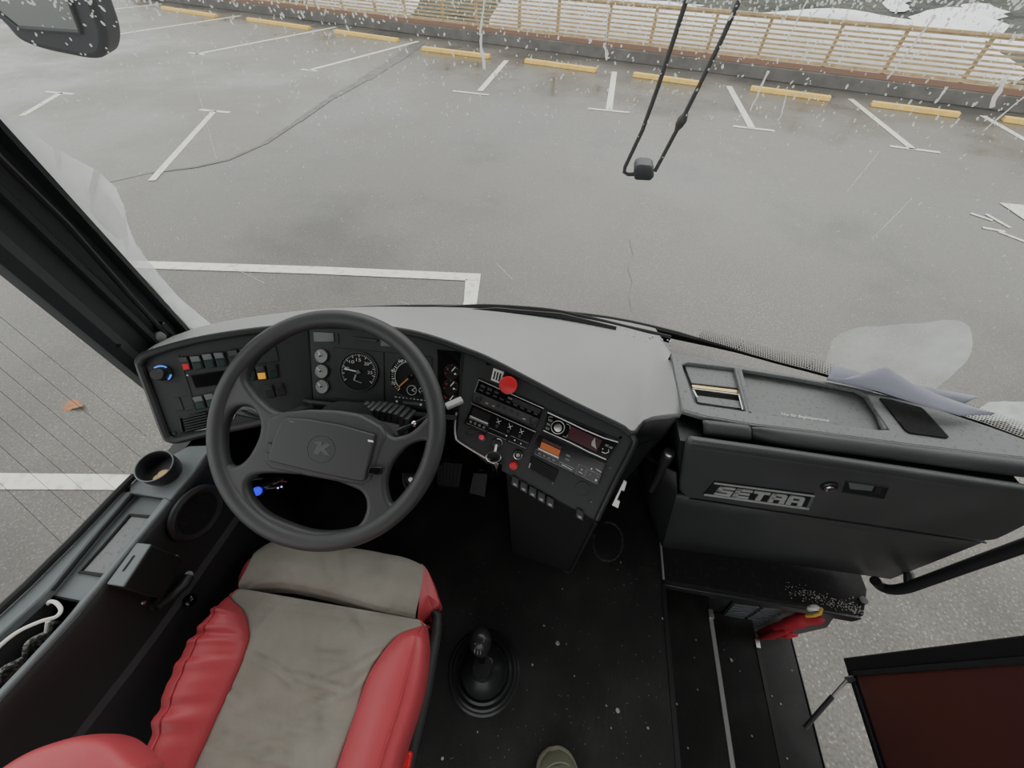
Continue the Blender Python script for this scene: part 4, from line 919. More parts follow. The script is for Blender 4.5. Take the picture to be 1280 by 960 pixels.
MB().loft(lef).build('side_bolster', 'leather', se, sub=1); MB().loft(rig).build('side_bolster', 'leather', se, sub=1)
for rows_ in (rig, lef):
    MB().tube([r[7]+V((0, 0, .002)) for r in rows_[2:]], .0016, 6).build('seam_piping', 'leather', se)
# thigh support
back = [(300, 735), (330, 731.5), (362, 732), (415, 743), (470, 759), (520, 771)]
fron = [(322, 688), (343, 676), (388, 680), (434, 684), (478, 691), (509, 698), (531, 708)]
mid = [(308, 712), (335, 706), (385, 708), (430, 714), (476, 724), (526, 738)]
def res(pxs, n, z): L = crom([Z(*p, z) for p in pxs], 6, False); return [along(L, i/n) for i in range(n+1)]
NB = 60
Bk = res(back, NB, .49); Md = res(mid, NB, .505); Fr = res(fron, NB, .475)
rows = []
THR = ((0, [p+V((0, -.012, -.03)) for p in Bk]), (.1, [p+V((0, -.006, -.004)) for p in Bk]), (.2, [p+V((0, .004, .010)) for p in Bk]), (.5, Md), (.8, [p.lerp(q, .75)+V((0, 0, .006)) for p, q in zip(Md, Fr)]), (1, Fr), (1.2, [p+V((0, .002, -.04)) for p in Fr]), (1.3, [p+V((0, -.03, -.09)) for p in Fr]))
TH2 = []
for (t0, r0), (t1, r1) in zip(THR, THR[1:]):
    for k in range(4): TH2.append((t0+(t1-t0)*k/4, [a.lerp(b, k/4) for a, b in zip(r0, r1)]))
TH2.append(THR[-1])
for t, rw in TH2:
    rows.append([p+V((0, 0, noise.noise(V((p.x*16, p.y*22, 9)))*.005+(crease(p) if t < 1 else 0))) for i, p in enumerate(rw)])
MB().loft(rows).build('thigh_support', 'fabric', se, ang=180)
def endcap(q, zs, name='red_end'):
    P = [Z(*p, z) for p, z in zip(q, zs)]
    c = sum(P, V((0, 0, 0)))/len(P)
    MB().loft([[p+V((0, 0, -.06)) for p in P], P, [c.lerp(p, .5)+V((0, 0, .006)) for p in P], [c+V((0, 0, .008)) for p in P]], True).build(name, 'leather', se)
endcap([(527, 704), (534, 712), (541, 728), (549, 753), (548, 757), (541, 761), (530, 768), (522, 773), (524, 750)], [.475, .475, .475, .47, .465, .46, .47, .485, .495])
endcap([(310, 700), (322, 692), (306, 735), (298, 733), (298, 722), (303, 710)], [.47, .475, .487, .47, .465, .465])
MB().tube([Z(541, 762, .44), Z(546, 768, .43), Z(545, 790, .42), Z(538, 825, .42), Z(530, 870, .42), Z(518, 920, .42), Z(500, 1000, .42)], [.006, .012, .014, .016, .016, .016, .016], 10).build('side_shield', 'panel', se)
a, b, c, d = Z(290, 790, .36), Z(525, 800, .36), Z(478, 1030, .36), Z(190, 1030, .36)
MB().prism([a, b, c, d], (0, 0, 1), -.26, .06).build('seat_base', 'black', se, bevel=.02)
MB().prism([p+V((0, 0, -.36)) for p in [a.lerp(c, .15), b.lerp(d, .15), c.lerp(a, .1), d.lerp(b, .1)]], (0, 0, 1), 0, .1).build('floor_mount', 'dark', se)
# backrest behind the cushion, outside the view
bm0 = Z(250, 1075, .5); bmr = Z(432, 1075, .5); rows = []
for k in range(9):
    t = k/8; zz = .42+.72*t; yy = -.02-.20*t; wdt = 1-.18*t*t
    cxx = (bm0+bmr)/2; hw = (bmr-bm0)/2*wdt*1.25
    rows.append([V((cxx.x+hw.x*math.cos(a), cxx.y-.12+yy+hw.y*math.cos(a)+.08*math.sin(a)*(1-.3*t), zz)) for a in [i*math.pi/10 for i in range(20)]])
MB().loft(rows, True).build('backrest', 'leather', se, sub=1)
arm = [(-60, 1010), (0, 961), (40, 937), (80, 923), (110, 918), (138, 921), (158, 934), (176, 952), (182, 962), (170, 1000), (120, 1040), (20, 1060)]
ap = [Z(*p, .70) for p in crom([V((*q, 0)) for q in arm], 1) and arm]
ap = crom(ap, 4); ac = sum(ap, V((0, 0, 0)))/len(ap)
MB().loft([[ac.lerp(p, .85)+V((0, 0, -.06)) for p in ap], [p+V((0, 0, -.045)) for p in ap], [p for p in ap], [ac.lerp(p, .9)+V((0, 0, .014)) for p in ap], [ac.lerp(p, .6)+V((0, 0, .02)) for p in ap], [ac+V((0, 0, .022)) for p in ap]], True).build('armrest', 'leather', se, sub=1)
MB().tube([ac+V((0, -.05, -.05)), V((ac.x+.04, ac.y-.12, .45)), V((ac.x+.12, ac.y-.12, .3))], .02, 8).build('armrest_bracket', 'black', se)
bk = MB().prism([Z(*p, .45) for p in [(500, 941), (512, 939), (515, 942), (508, 975), (492, 975)]], (0, 0, 1), -.06, 0).build('belt_buckle', 'red', se, bevel=.004)
MB().prism([Z(*p, .44) for p in [(494, 944), (500, 940), (492, 975), (480, 978)]], (0, 0, 1), -.07, 0).build('buckle_stalk', 'black', se, bevel=.003)
# ================================================================== LEFT SIDE CONSOLE
lc = thing('side_console', (-.85, -.1, 0), 'long grey ledge and black side panel under the driver window', 'side panel')
def L2(px, py, z=.72): q = Z(px, py, z); return (q.x, q.y)
inner = [(272, 552), (262, 566), (255, 570), (204, 648), (150, 705), (97, 768), (40, 825), (0, 858), (-60, 905), (-200, 1010)]
outerp = [(-240, 985), (-100, 862), (0, 776), (40, 741), (98, 684), (152, 626), (178, 598), (205, 575), (236, 557)]
def L3(px, py, z=.72): return V((*L2(px, py), z))
OL = [(236, 557), (205, 575), (178, 598), (152, 626), (98, 684), (40, 741), (0, 776), (-100, 862), (-240, 985)]
IL = [(268, 556), (256, 570), (242, 590), (212, 626), (170, 676), (124, 732), (95, 766), (40, 828), (0, 871), (-90, 970), (-200, 1090)]
HL = [(163, 616), (128, 656), (96, 694), (62, 736), (40, 757), (0, 793), (-60, 846)]
HR = [(204, 622), (163, 675), (120, 727), (97, 753), (86, 768), (34, 824), (0, 860), (-60, 925)]
IL2 = [(212, 626), (170, 676), (124, 732), (102, 758), (92, 770), (40, 828), (0, 871), (-60, 938)]
OL2 = [(162, 604), (146, 622), (93, 678), (34, 737), (-4, 772), (-66, 825)]
mb = MB()
def strip(A, B, z0=.70, z1=.72):
    n = 24; A = [along([L3(*p) for p in A], i/n) for i in range(n+1)]; B = [along([L3(*p) for p in B], i/n) for i in range(n+1)]
    dn = V((0, 0, z0-z1)); mb.loft([[p+dn for p in A], A, B, [p+dn for p in B], [p+dn for p in A]])
strip(OL2, HL); strip(HR, IL2)
mb.prism([L3(*p) for p in [(268, 556), (256, 570), (242, 590), (212, 626), (204, 622), (163, 616), (150, 618), (172, 596), (205, 574), (236, 557)]], (0, 0, 1), -.02, 0)
mb.build('ledge_top', 'ledge', lc, bevel=.003)
MB().prism([L3(*p, .701) for p in [(152, 612), (208, 622), (164, 676), (100, 750), (46, 740)]], (0, 0, 1), -.008, 0).build('tray_floor', 'ledge', lc)
MB().prism([L3(*p, .702) for p in [(157, 641), (186, 644), (124, 716), (93, 712)]], (0, 0, 1), -.004, .0006).build('tray_inset', 'tray', lc, bevel=.0005)
MB().tube([L3(*p, .7035) for p in [(124, 717), (91, 712), (122, 678), (155, 640), (187, 643)]], .0035, 8).build('tray_step', 'rubber', lc)
MB().tube([L3(*p, .712) for p in [(205, 621), (164, 615.5), (128, 655), (60, 737)]], .004, 8).build('tray_edge', 'rubber', lc)
MB().prism([L3(*p, .60) for p in [(62, 752), (90, 760), (-40, 880), (-80, 850)]], (0, 0, 1), -.01, 0).build('bin_floor', 'dark', lc)
for P in ([(54, 741), (99, 750)], [(99, 750), (36, 822), (0, 860), (-70, 936)], [(54, 741), (0, 793), (-70, 855)]):
    MB().loft([[L3(*p, z) for p in P] for z in (.59, .702)]).build('bin_wall', 'dark', lc, solid=.003)
MB().tube([V((*L2(*p), .728)) for p in [(172, 596), (150, 618), (97, 674), (38, 733), (0, 768), (-100, 852)]], .007, 8).build('window_seal', 'rubber', lc)
iw = [V((*L2(*p), 0)) for p in [(268, 556), (256, 570), (242, 590), (212, 626), (170, 676), (124, 732), (95, 766), (40, 828), (0, 871), (-90, 970), (-200, 1090)]]
rows = [[p+V((dx, 0, z)) for p in iw] for z, dx in ((.716, -.001), (.70, .004), (.66, .004), (.53, .006), (.52, .016), (.30, .03), (.0, .04))]
MB().loft(rows).build('side_panel', 'panel', lc, solid=.006)
PI = plane3(L3(225, 610)+V((.006, 0, 0)), L3(95, 766)+V((.006, 0, 0)), L3(95, 766)+V((.009, 0, -.18)))
MB().lathe(PI.P(243, 640, .004), PI.n, [(.062, 0), (.062, .006), (.055, .011), (.049, .008), (.045, .006)], 48).build('speaker_ring', 'panel', lc)
MB().lathe(PI.P(243, 640, .008), PI.n, [(.047, 0), (.047, .002), (.0, .006)], 40).build('speaker_mesh', 'fuzz', lc)
lh = thing('latch_handle', PI.P(212, 737), 'small black release lever low on the side panel beside the seat', 'lever')
MB().tube([PI.P(193, 757, .008), PI.P(205, 744, .016), PI.P(220, 728, .02), PI.P(229, 718, .016)], [.008, .010, .011, .010], 10).build('lever', 'satin', lh)
MB().lathe(PI.P(196, 752, .002), PI.n, [(.016, 0), (.015, .008)], 20).build('lever_base', 'black', lh)
MB().lathe(PI.P(231, 718, .01), V((.3, .5, 1)), [(.009, 0), (.007, .006)], 14).build('lever_tip', 'dial', lh)
MB().lathe(PI.P(232, 748, .012), (.6, -.2, .8), [(.013, 0), (.013, .008), (.008, .014), (.002, .016)], 20).build('round_knob', 'gloss', lh)
tb = thing('ticket_holder', PI.P(178, 705), 'open black box with grey top edge hooked on the side panel', 'box')
TT = [Z(*p, .712) for p in [(173, 679), (184, 679.5), (149, 733), (135, 731)]]; TTc = sum(TT, V((0, 0, 0)))/4
TT[1] = TT[1]+V((.012, 0, 0)); TT[2] = TT[2]+V((.012, 0, 0))
MB().prism(TT, (0, 0, 1), -.10, 0).build('holder_body', 'dark', tb, bevel=.004)
MB().prism([TTc+(p-TTc)*.99 for p in TT], (0, 0, 1), .0, .005).build('top_edge', 'ledge', tb, bevel=.002)
MB().prism([Z(*p, .7173) for p in [(167, 694), (169, 694.5), (155, 714), (152.5, 714)]], (0, 0, 1), 0, .0006).build('slot', 'dark', tb)
for q in ((214, 694), (173, 751)): MB().lathe(PI.P(*q, .012), PI.n, [(.004, 0), (.003, .003)], 10).build('screw', 'alu', tb)
cp_ = thing('ashtray', Z(205, 590, .72), 'round open black ashtray with coins standing on the ledge front', 'ashtray')
cz = Z(207, 590, .725)
MB().lathe(cz, (.12, -.1, 1), [(.031, 0), (.034, .012), (.0345, .036), (.033, .038), (.0315, .036), (.0305, .006), (.001, .004)], 40).build('cup', 'satin', cp_)
ti = V((.12, -.1, 1)).normalized()
MB().tube([cz+ti*.038+ti.orthogonal().normalized()*.0338*math.cos(a*.2094)+ti.cross(ti.orthogonal().normalized())*.0338*math.sin(a*.2094) for a in range(30)], .0014, 6, True).build('cup_rim', 'ledge', cp_)
for i, (x, y, z, r, lbl) in enumerate(((.010, -.008, .008, .0115, 'round brass-coloured coin inside the ashtray cup, on top'), (.004, -.018, .0065, .010, 'dull coin in the ashtray cup, under the brass one'))):
    tag(MB().lathe(cz+V((x, y, z)), (.3, .2, 1), [(r, 0), (r, .002)], 20).build('coin', 'brass', bevel=.0004), lbl, 'coin', 'coins in the ashtray')
cab = [Z(-40, 850, .72), Z(-5, 812, .735), Z(22, 790, .745), Z(50, 777, .745), Z(70, 771, .735), Z(76, 762, .73), Z(70, 753.5, .73), Z(62, 752, .715), Z(60, 757, .68)]
tag(MB().tube(crom(cab, 6, False), .0030, 8).build('charging_cable', 'cable'), 'thin white cable looping out of the ledge bin', 'cable')
MB_ = MB().tube(crom([Z(60, 776, .72), Z(59, 782, .70), Z(58, 790, .68)], 4, False), .003, 8); tag(MB_.build('cable_end', 'cable'), 'short white cable end dangling into the ledge bin', 'cable')
rg = MB().loft(grid(lambda u, v: V((*L2(64-72*v+7*u, 776+76*v+2*u, .68), .655+.03*u+.008*math.sin(v*14+u*3))), 6, 24)); tag(rg.build('cleaning_rag', 'lint', solid=.006), 'grey speckled rag lying in the ledge bin under the cable', 'rag')
# ================================================================== GUIDE SIDE: TRAY, GLOVE BOX
TZ = .80
PT = Plane((0, 0, TZ), (0, 0, 1))
tr = thing('dashboard_tray', Z(1000, 520, TZ), 'long dusty grey dashboard top with shallow trays above the glove box', 'dashboard tray')
def T3(px, py, z=TZ): return Z(px, py, z)
bk_ = [(839, 441), (880, 447), (940, 459), (1000, 470), (1050, 480), (1110, 494), (1180, 514), (1240, 534), (1300, 556)]
ft_ = [(853, 514), (880, 522), (940, 532), (1000, 539), (1060, 547), (1135, 557), (1200, 565), (1280, 574), (1345, 583)]
ba = [T3(*p) for p in bk_]; 
for p in ba: p.y += .0
ring = [(p.x, p.y) for p in [T3(*q) for q in ft_]]+[(1.235, .44)] + [(p.x, p.y) for p in ba[::-1]]
H1 = [(853, 456), (860, 453.5), (918, 460.5), (933, 514), (874, 506), (868, 503)]
H2 = [(928, 462), (1000, 474), (1072, 488), (1083, 494), (1112, 537), (1098, 537), (1020, 526.5), (942, 516)]
plate(ring, [[(T3(*q).x, T3(*q).y) for q in h] for h in (H1, H2)], lambda x, y, z: V((x, y, z+TZ-.006)), .003, .003).build('top_plate', 'tray', tr)
fl = [T3(*q, TZ-.016) for q in [(848, 450), (930, 458), (1090, 488), (1125, 545), (1000, 535), (862, 512)]]
MB().prism(fl, (0, 0, 1), -.006, 0).build('tray_floor', 'tray', tr)
MB().prism([T3(*q, TZ-.009) for q in [(855, 455), (921, 462), (928, 486), (864, 479)]], (0, 0, 1), -.007, 0).build('raised_panel', 'tray', tr, bevel=.002)
MB().prism([T3(*q, TZ-.013) for q in [(1083, 492), (1090, 494), (1118, 540), (1100, 540)]], (0, 0, 1), 0, .010).build('end_ramp', 'tray', tr, bevel=.004)
sl_ = [(863.7, 480.5), (923.5, 487.5), (929.5, 513), (870, 504.5)]
MB().prism([T3(*q, TZ-.0158) for q in rect(sl_, .02, .3, .98, .62)], (0, 0, 1), 0, .0012).build('coin_slot', 'dark', tr)
MB().prism([T3(*q, TZ-.0158) for q in rect(sl_, .02, .6, .98, .98)], (0, 0, 1), 0, .004).build('coin_flap', 'tray', tr, bevel=.001)
MB().prism([T3(*q, TZ-.012) for q in rect(sl_, 0, .04, 1, .2)], (0, 0, 1), -.003, .003).build('brass_strip', 'brass', tr, bevel=.001)
MB().tube([T3(*q, TZ-.008) for q in [bil(sl_, 0, .24), bil(sl_, 1, .24)]], .0022, 6).build('chrome_edge', 'chrome', tr)
MB().tube([T3(*q, TZ-.008) for q in [bil(sl_, .02, .3), bil(sl_, .06, .66)]], .002, 6).build('chrome_edge', 'chrome', tr)
MB().tube([T3(*q, TZ-.008) for q in [bil(sl_, .98, .2), bil(sl_, .99, .98)]], .0022, 6).build('chrome_edge', 'chrome', tr)
MB().tube([T3(*q, TZ-.002) for q in [(922.5, 461), (930, 490), (937, 516)]], .0045, 8).build('divider_rib', 'tray', tr)
stq = [(976.5, 515.5), (1036, 524), (1036, 528.5), (976.5, 520)]
PT2 = Plane((0, 0, TZ-.0158), (0, 0, 1))
text_px('sticker_text', 'Nur für Begleitpersonal', PT2, stq, .0006, 'white', tr, .012)
sm = [(1098.5, 498), (1112, 500), (1150, 510), (1155, 514), (1185, 547), (1183, 548.5), (1136, 542), (1130, 538)]
MB().prism([T3(*q) for q in sm], (0, 0, 1), -.001, .0035).build('speaker_mesh', 'fuzz', tr, bevel=.001)
bs_ = crom([T3(*q, .70) + V((0, .004, 0)) for q in [(853, 514)]]*1, 1) if False else None
fr1 = [T3(*q) for q in ft_]
def roll(px0, px1, name):
    tp = [(878, 524.5), (940, 531.5), (1000, 538.5), (1060, 546), (1135, 556), (1200, 564), (1280, 573.5), (1345, 582)]
    bt = [(876, 543), (940, 551), (1000, 561), (1060, 568), (1135, 578), (1200, 587), (1280, 597), (1345, 605)]
    def ev(L, px):
        for a, b in zip(L, L[1:]):
            if a[0] <= px <= b[0]: return a[1]+(b[1]-a[1])*(px-a[0])/(b[0]-a[0])
        return L[-1][1]
    rows = []; n = 20
    for i in range(n+1):
        px = px0+(px1-px0)*i/n; t = Z(px, ev(tp, px), .805); b = Z(px, ev(bt, px), .772); m = (t+b)/2; d = (t-b)/2; o = V((0, -d.z, d.y)).normalized()
        if o.y > 0: o = -o
        k = .35 if i in (0, n) else 1
        rows.append([m+d*math.cos(a)*(.8 if k < 1 else 1)+o*.016*math.sin(a)*k for a in [j*math.pi/6 for j in range(12)]])
    MB().loft(rows, True).build(name, 'lid', tr, sub=1)
roll(878, 938.5, 'padded_roll'); roll(939.5, 1345, 'padded_roll')
rows = [[T3(*q, TZ-.004) for q in ft_], [T3(*q, .775)+V((0, .03, -.0)) for q in ft_], [T3(*q, .745)+V((0, .035, 0)) for q in ft_]]
MB().loft(rows).build('front_skirt', 'lid', tr, solid=.005)
MB().loft([[p+V((0, -.0, -.006)) for p in ba], [V((p.x, p.y+.005, .68)) for p in ba]]).build('rear_skirt', 'dark', tr, solid=.004)
MB().prism([(1.235, .44, .795), (1.26, .60, .795), (1.15, .66, .795), T3(1300, 556, .795), T3(1345, 583, .795)], (0, 0, 1), -.02, 0).build('end_corner', 'tray', tr)
# --- glove box
TL, BL, BR = Z(862, 553, .795), Z(850, 622, .565), Z(1233, 677, .565)
PG = plane3(TL, BL, BR)
gb = thing('glove_box', PG.P(1000, 620, -.1), 'black glove box with silver lettered badge, lock and recessed handle', 'glove box')
lid = [(858, 556), (864, 552), (1000, 571), (1135, 591), (1290, 614), (1330, 622), (1318, 640), (1262, 668), (1247, 675), (1233, 677), (1155, 666), (975, 639.5), (860, 623), (851, 616), (850, 606)]
MB().px(PG, [(852, 560), (1290, 622), (1240, 676), (850, 622)], -.20, -.02).build('box_body', 'black', gb)
L_ = MB().px(PG, lid, -.02, 0).build('lid', 'lid', gb, bevel=.007, seg=3)
MB().tube([PG.P(*p, .0) for p in [(866, 559), (1000, 578.5), (1135, 598), (1222, 611)]], .0022, 6).build('lid_crease', 'lid', L_)
MB().tube([PG.P(*p, -.001) for p in [(862, 624), (975, 641), (1155, 668), (1233, 679)]], .0022, 6).build('lid_gap', 'alu' if False else 'satin', gb)
# lower belly
b0 = [PG.P(*p, -.004) for p in [(846, 622), (975, 640), (1100, 658), (1233, 679)]]
b1 = [PG.P(*p, -.05) for p in [(840, 630), (975, 648), (1100, 668), (1222, 683)]]
b2 = [Z(828, 684, .02), Z(960, 702, .02), Z(1045, 714, .02), Z(1113, 724, .12)]
rows = [b0]+[[a.lerp(b, t) for a, b in zip(b0, b2)] for t in (.12, .4, .7, 1)]
MB().loft(rows).build('lower_belly', 'lid', gb, solid=.01, ang=20)
endp = [b0[-1], b2[-1], b2[-1]+V((0, .22, .25)), b0[-1]+V((0, .16, 0))]
MB().add(endp, [[0, 1, 2, 3]]).build('end_panel', 'black', gb, solid=.008)
e0 = [PG.P(846, 600, -.02), PG.P(846, 622, -.01), Z(828, 684, .02), Z(815, 660, .02), V((.28, .62, .5))]
MB().add(e0, [[0, 1, 2, 3, 4]]).build('end_panel', 'black', gb, solid=.006)
# badge
bq = [(893, 601), (1018, 617), (1010, 635), (879, 617)]
bd = MB().px(PG, bq, -.001, .004).build('badge_plate', 'dark', L_, bevel=.001)
for t0, t1 in ((0, .10), (.88, 1.0)): MB().px(PG, rect(bq, 0, t0, 1, t1), .003, .0058).build('badge_edge', 'dial', bd, bevel=.0008)
MB().px(PG, [bil(bq, .97, 0), bil(bq, 1, 0), bil(bq, 1, 1), bil(bq, .97, 1)], .003, .0055).build('badge_edge', 'lcd', bd, bevel=.0008)
# block letters S E T R A drawn as thick strokes on a 5x5 cell
LT = {'S': [(0, 0, 5, 1.15), (0, 0, 1.5, 3), (0, 1.95, 5, 3.05), (3.5, 2, 5, 5), (0, 3.85, 5, 5)], 'E': [(0, 0, 5, 1.15), (0, 1.95, 4.7, 3.05), (0, 3.85, 5, 5), (0, 0, 1.5, 5)], 'T': [(0, 0, 5, 1.3), (1.7, 0, 3.3, 5)],
      'R': [(0, 0, 4.6, 1.15), (0, 0, 1.5, 5), (3.5, .5, 5, 2.7), (0, 2.1, 4.6, 3.2), (3.4, 3, 5, 5)], 'A': [(.4, 0, 4.6, 1.2), (0, .5, 1.5, 5), (3.5, .5, 5, 5), (0, 2.4, 5, 3.5)]}
for k, ch in enumerate('SETRA'):
    s0 = .075+k*.172; wd = .155; mb = MB()
    for (x0, y0, x1, y1) in LT[ch]:
        f = lambda x, y: bil(bq, s0+wd*x/5, .20+.62*y/5)
        mb.px(PG, [f(x0, y0), f(x1, y0), f(x1, y1), f(x0, y1)], .003, .0062+.00003*x0)
    mb.build('badge_letter', 'dial', bd, smooth=False)
lk = MB().lathe(PG.P(1036, 606.5), PG.n, [(.0165, 0), (.0165, .005), (.013, .008), (.0125, .005)], 28).build('lock', 'satin', L_)
MB().lathe(PG.P(1035, 606.5, .005), PG.n, [(.0105, 0), (.0105, .005), (.0085, .0065)], 24).build('lock_barrel', 'chrome', lk)
hq = [(1057, 601), (1110, 608.5), (1104, 622.5), (1053, 614.5)]
hr = MB().px(PG, hq, -.001, .0006).build('handle_recess', 'dark', L_)
MB().tube([PG.P(*p, .001) for p in hq], .002, 8, True).build('recess_rim', 'satin', hr)
MB().px(PG, [(1060, 602.5), (1092, 606.5), (1089, 612.5), (1062, 610)], .0006, .003).build('finger_pull', 'lcd', hr, bevel=.001)
MB().px(PG, [(1094, 608), (1102, 609), (1099, 616), (1092, 615)], .0006, .003).build('finger_pull', 'satin', hr, bevel=.001)
# papers on the tray
def sheet(name, label, bot, top, zb, zt, m='paper'):
    B = [Z(*p, z) for p, z in zip(bot, zb)]; T = [Z(*p, z) for p, z in zip(top, zt)]; n = 36
    rows = [[along(B, i/n).lerp(along(T, i/n), j/8)+V((0, 0, .006*math.sin(math.pi*j/8))) for i in range(n+1)] for j in range(9)]
    return tag(MB().loft(rows).build(name, m, solid=.0008), label, 'paper', 'loose papers on the dashboard')
sheet('paper_sheet', 'bluish white paper sheet lying lower, its corners showing behind the upper sheet', [(1033, 475), (1080, 486), (1140, 496), (1203, 506)], [(1041.5, 455), (1092, 470), (1150, 481.5), (1225, 496)], [.806, .808, .81, .806], [.812, .812, .81, .812])
sheet('paper_sheet', 'curled bluish white paper sheet on top, pointing towards the right windscreen corner', [(1046, 477), (1085, 485), (1125, 498), (1165, 510.5), (1200, 519.5), (1240, 519)], [(1050, 475.5), (1079, 466), (1107, 457.5), (1140, 479), (1172, 493), (1241, 517.5)], [.82, .825, .83, .83, .825, .82], [.82, .84, .855, .845, .835, .821])
# ================================================================== STAIRWELL
pf = thing('front_platform', (.85, .5, -.06), 'black carpeted ledge under the glove box above the entrance steps', 'platform')
mb = MB().prism([(.505, .413, 0), (1.175, .413, 0), Z(1083, 738, 0), Z(1075, 717, 0), (1.19, .70, 0), (.505, .80, 0)], (0, 0, 1), -.05, .006)
mb.build('carpet_slab', 'fuzz', pf, bevel=.006)
MB().bar((.506, .42, .006), (.506, .60, .006), .006, .01).build('edge_strip', 'dial', pf, bevel=.001)
MB().bar((.51, .409, -.028), (1.17, .409, -.028), .012, .05).build('front_trim', 'satin', pf, bevel=.003)
mb = MB()
for k in range(260):
    x = .93+random.random()**.8*.25; y = .44+.02*math.sin(x*9)+random.gauss(0, .012)+(x-.93)*.05; r = random.uniform(.0008, .0022)
    mb.lathe((x, y, .006), (0, 0, 1), [(r, 0), (r*.6, r)], 5)
mb.build('road_salt', 'crumb', pf)['kind'] = 'stuff'
es = thing('entrance_steps', (1.0, -.3, -.94), 'black rubber entrance steps with light nosing strips on the door side', 'steps')
xs_ = [.503, .76, 1.04, 1.335]; zs_ = [0, -.23, -.46, -.69]
for k in range(3):
    MB().box((xs_[k], -2.2, zs_[k+1]-.02), (xs_[k+1]+.0, .45, zs_[k+1])).build('tread', 'floor', es, bevel=.004)
    MB().box((xs_[k]-.012, -2.2, zs_[k+1]), (xs_[k], .45, zs_[k]-.02)).build('riser', 'black', es)
for x, z, y1, y0, m in ((.76, -.23, .40, -2.2, 'dial'), (1.04, -.46, .37, -2.2, 'panel')):
    MB().box((x-.012, y0, z), (x+.004, y1, z+.004)).build('nosing_strip', m, es, bevel=.001)
    MB().box((x-.014, y1-.03, z+.003), (x+.006, y1+.004, z+.012)).build('strip_end_cap', 'alu', es, bevel=.002)
MB().box((.497, -2.2, -.004), (.512, .41, .003)).build('nosing_strip', 'rubber', es, bevel=.001)
MB().box((1.325, -2.2, -.80), (1.335, .45, -.69)).build('sill_riser', 'black', es)
SWY = .455
PSW = Plane((0, SWY, -.3), (0, -1, .0))
MB().add([(.49, SWY+.003, -.05), (1.16, SWY+.003, -.05), (1.33, SWY+.003, -.42), (1.33, SWY+.003, -.8), (.49, SWY+.003, -.8)], [[0, 1, 2, 3, 4]]).build('front_wall', 'black', es, solid=.01)
vg = thing('heater_grille', PSW.P(945, 766), 'slotted grey heater grille in the front wall of the stairwell', 'grille')
gq = [(917, 748.5), (994, 757.5), (937, 784.5), (893, 778)]
MB().px(PSW, gq, -.002, .006).build('grille_frame', 'panel', vg, bevel=.001)
for s0, s1 in ((.04, .46), (.54, .96)):
    MB().px(PSW, rect(gq, s0, .08, s1, .92), .004, .007).build('dark_opening', 'dark', vg)
    for k in range(9):
        t = .1+k*.092; MB().px(PSW, rect(gq, s0, t, s1, t+.05), .006, .011).build('slat', 'ledge', vg, smooth=False)
MB().px(PSW, [(832, 742), (905, 747), (893, 768), (836, 752)], -.002, .004).build('blank_plate', 'panel', vg, bevel=.001)
# red cloth
rc = thing('red_gloves', Y(985, 782, .42), 'crumpled red work gloves with a white and yellow cuff wedged under the front platform', 'gloves')
def blob(name, pts, rs, m, amp=.25, seed=0):
    P = crom([Y(p[0], p[1], p[2]) for p in pts], 5, False); n = len(P); rr = [along([V((r, 0, 0)) for r in rs], 0).x for _ in range(n)]
    rr = []
    for i in range(n):
        f = i/(n-1)*(len(rs)-1); k = min(int(f), len(rs)-2); rr.append(rs[k]+(rs[k+1]-rs[k])*(f-k))
    mb = MB().tube(P, rr, 14)
    mb.v = [v+(V((noise.noise(v*28+V((seed, 0, 0))), noise.noise(v*28+V((0, seed+5, 0))), noise.noise(v*28+V((0, 0, seed+9)))))*rr[min(i//14, n-1)]*amp*1.6) for i, v in enumerate(mb.v)]
    return mb.build(name, m, rc, sub=1)
blob('glove', [(948, 792, .42), (962, 789, .41), (980, 783, .40), (1000, 776, .40), (1018, 774, .41), (1027, 774, .42)], [.010, .02, .023, .025, .022, .010], 'cloth', .3, 1)
blob('glove_finger', [(970, 795, .40), (984, 794, .39), (998, 793, .40)], [.010, .012, .005], 'cloth', .3, 4)
blob('glove_finger', [(950, 797, .40), (968, 794, .38), (984, 788, .38)], [.010, .014, .008], 'cloth', .3, 7)
blob('cuff_patch', [(1010, 762, .40), (1017, 760, .39), (1024, 761, .39)], [.005, .012, .006], 'white', .35, 2)
MB().tube([Y(*p) for p in [(1008, 770, .375), (1018, 769.5, .37), (1025, 767, .375), (1027, 761, .38)]], .005, 8).build('cuff_band', 'yellow', rc)
pb = thing('step_pipe', Y(1050, 762, .50), 'short black pipe between the red gloves and the platform corner', 'pipe')
MB().tube([Y(1022, 770, .47), Y(1040, 764, .47), Y(1062, 757, .46), Y(1080, 750, .46)], .013, 10).build('pipe', 'satin', pb)
# handrail
hr_ = thing('grab_rail', (1.2, .49, .1), 'thick black grab rail rising beside the glove box at the door', 'handrail')
MB().tube(crom([X(*p) for p in [(1094, 726, 1.16), (1101, 733, 1.19), (1114, 737, 1.2), (1132, 735, 1.2), (1155, 727, 1.2), (1210, 707, 1.2), (1280, 682, 1.2), (1500, 604, 1.2)]], 5, False), .0155, 14).build('rail', 'satin', hr_)
MB().lathe(X(1137, 729, 1.2), X(1136, 716, 1.2)-X(1137, 732, 1.2), [(.014, 0), (.013, .03), (.009, .036)], 14).build('rail_boss', 'satin', hr_)
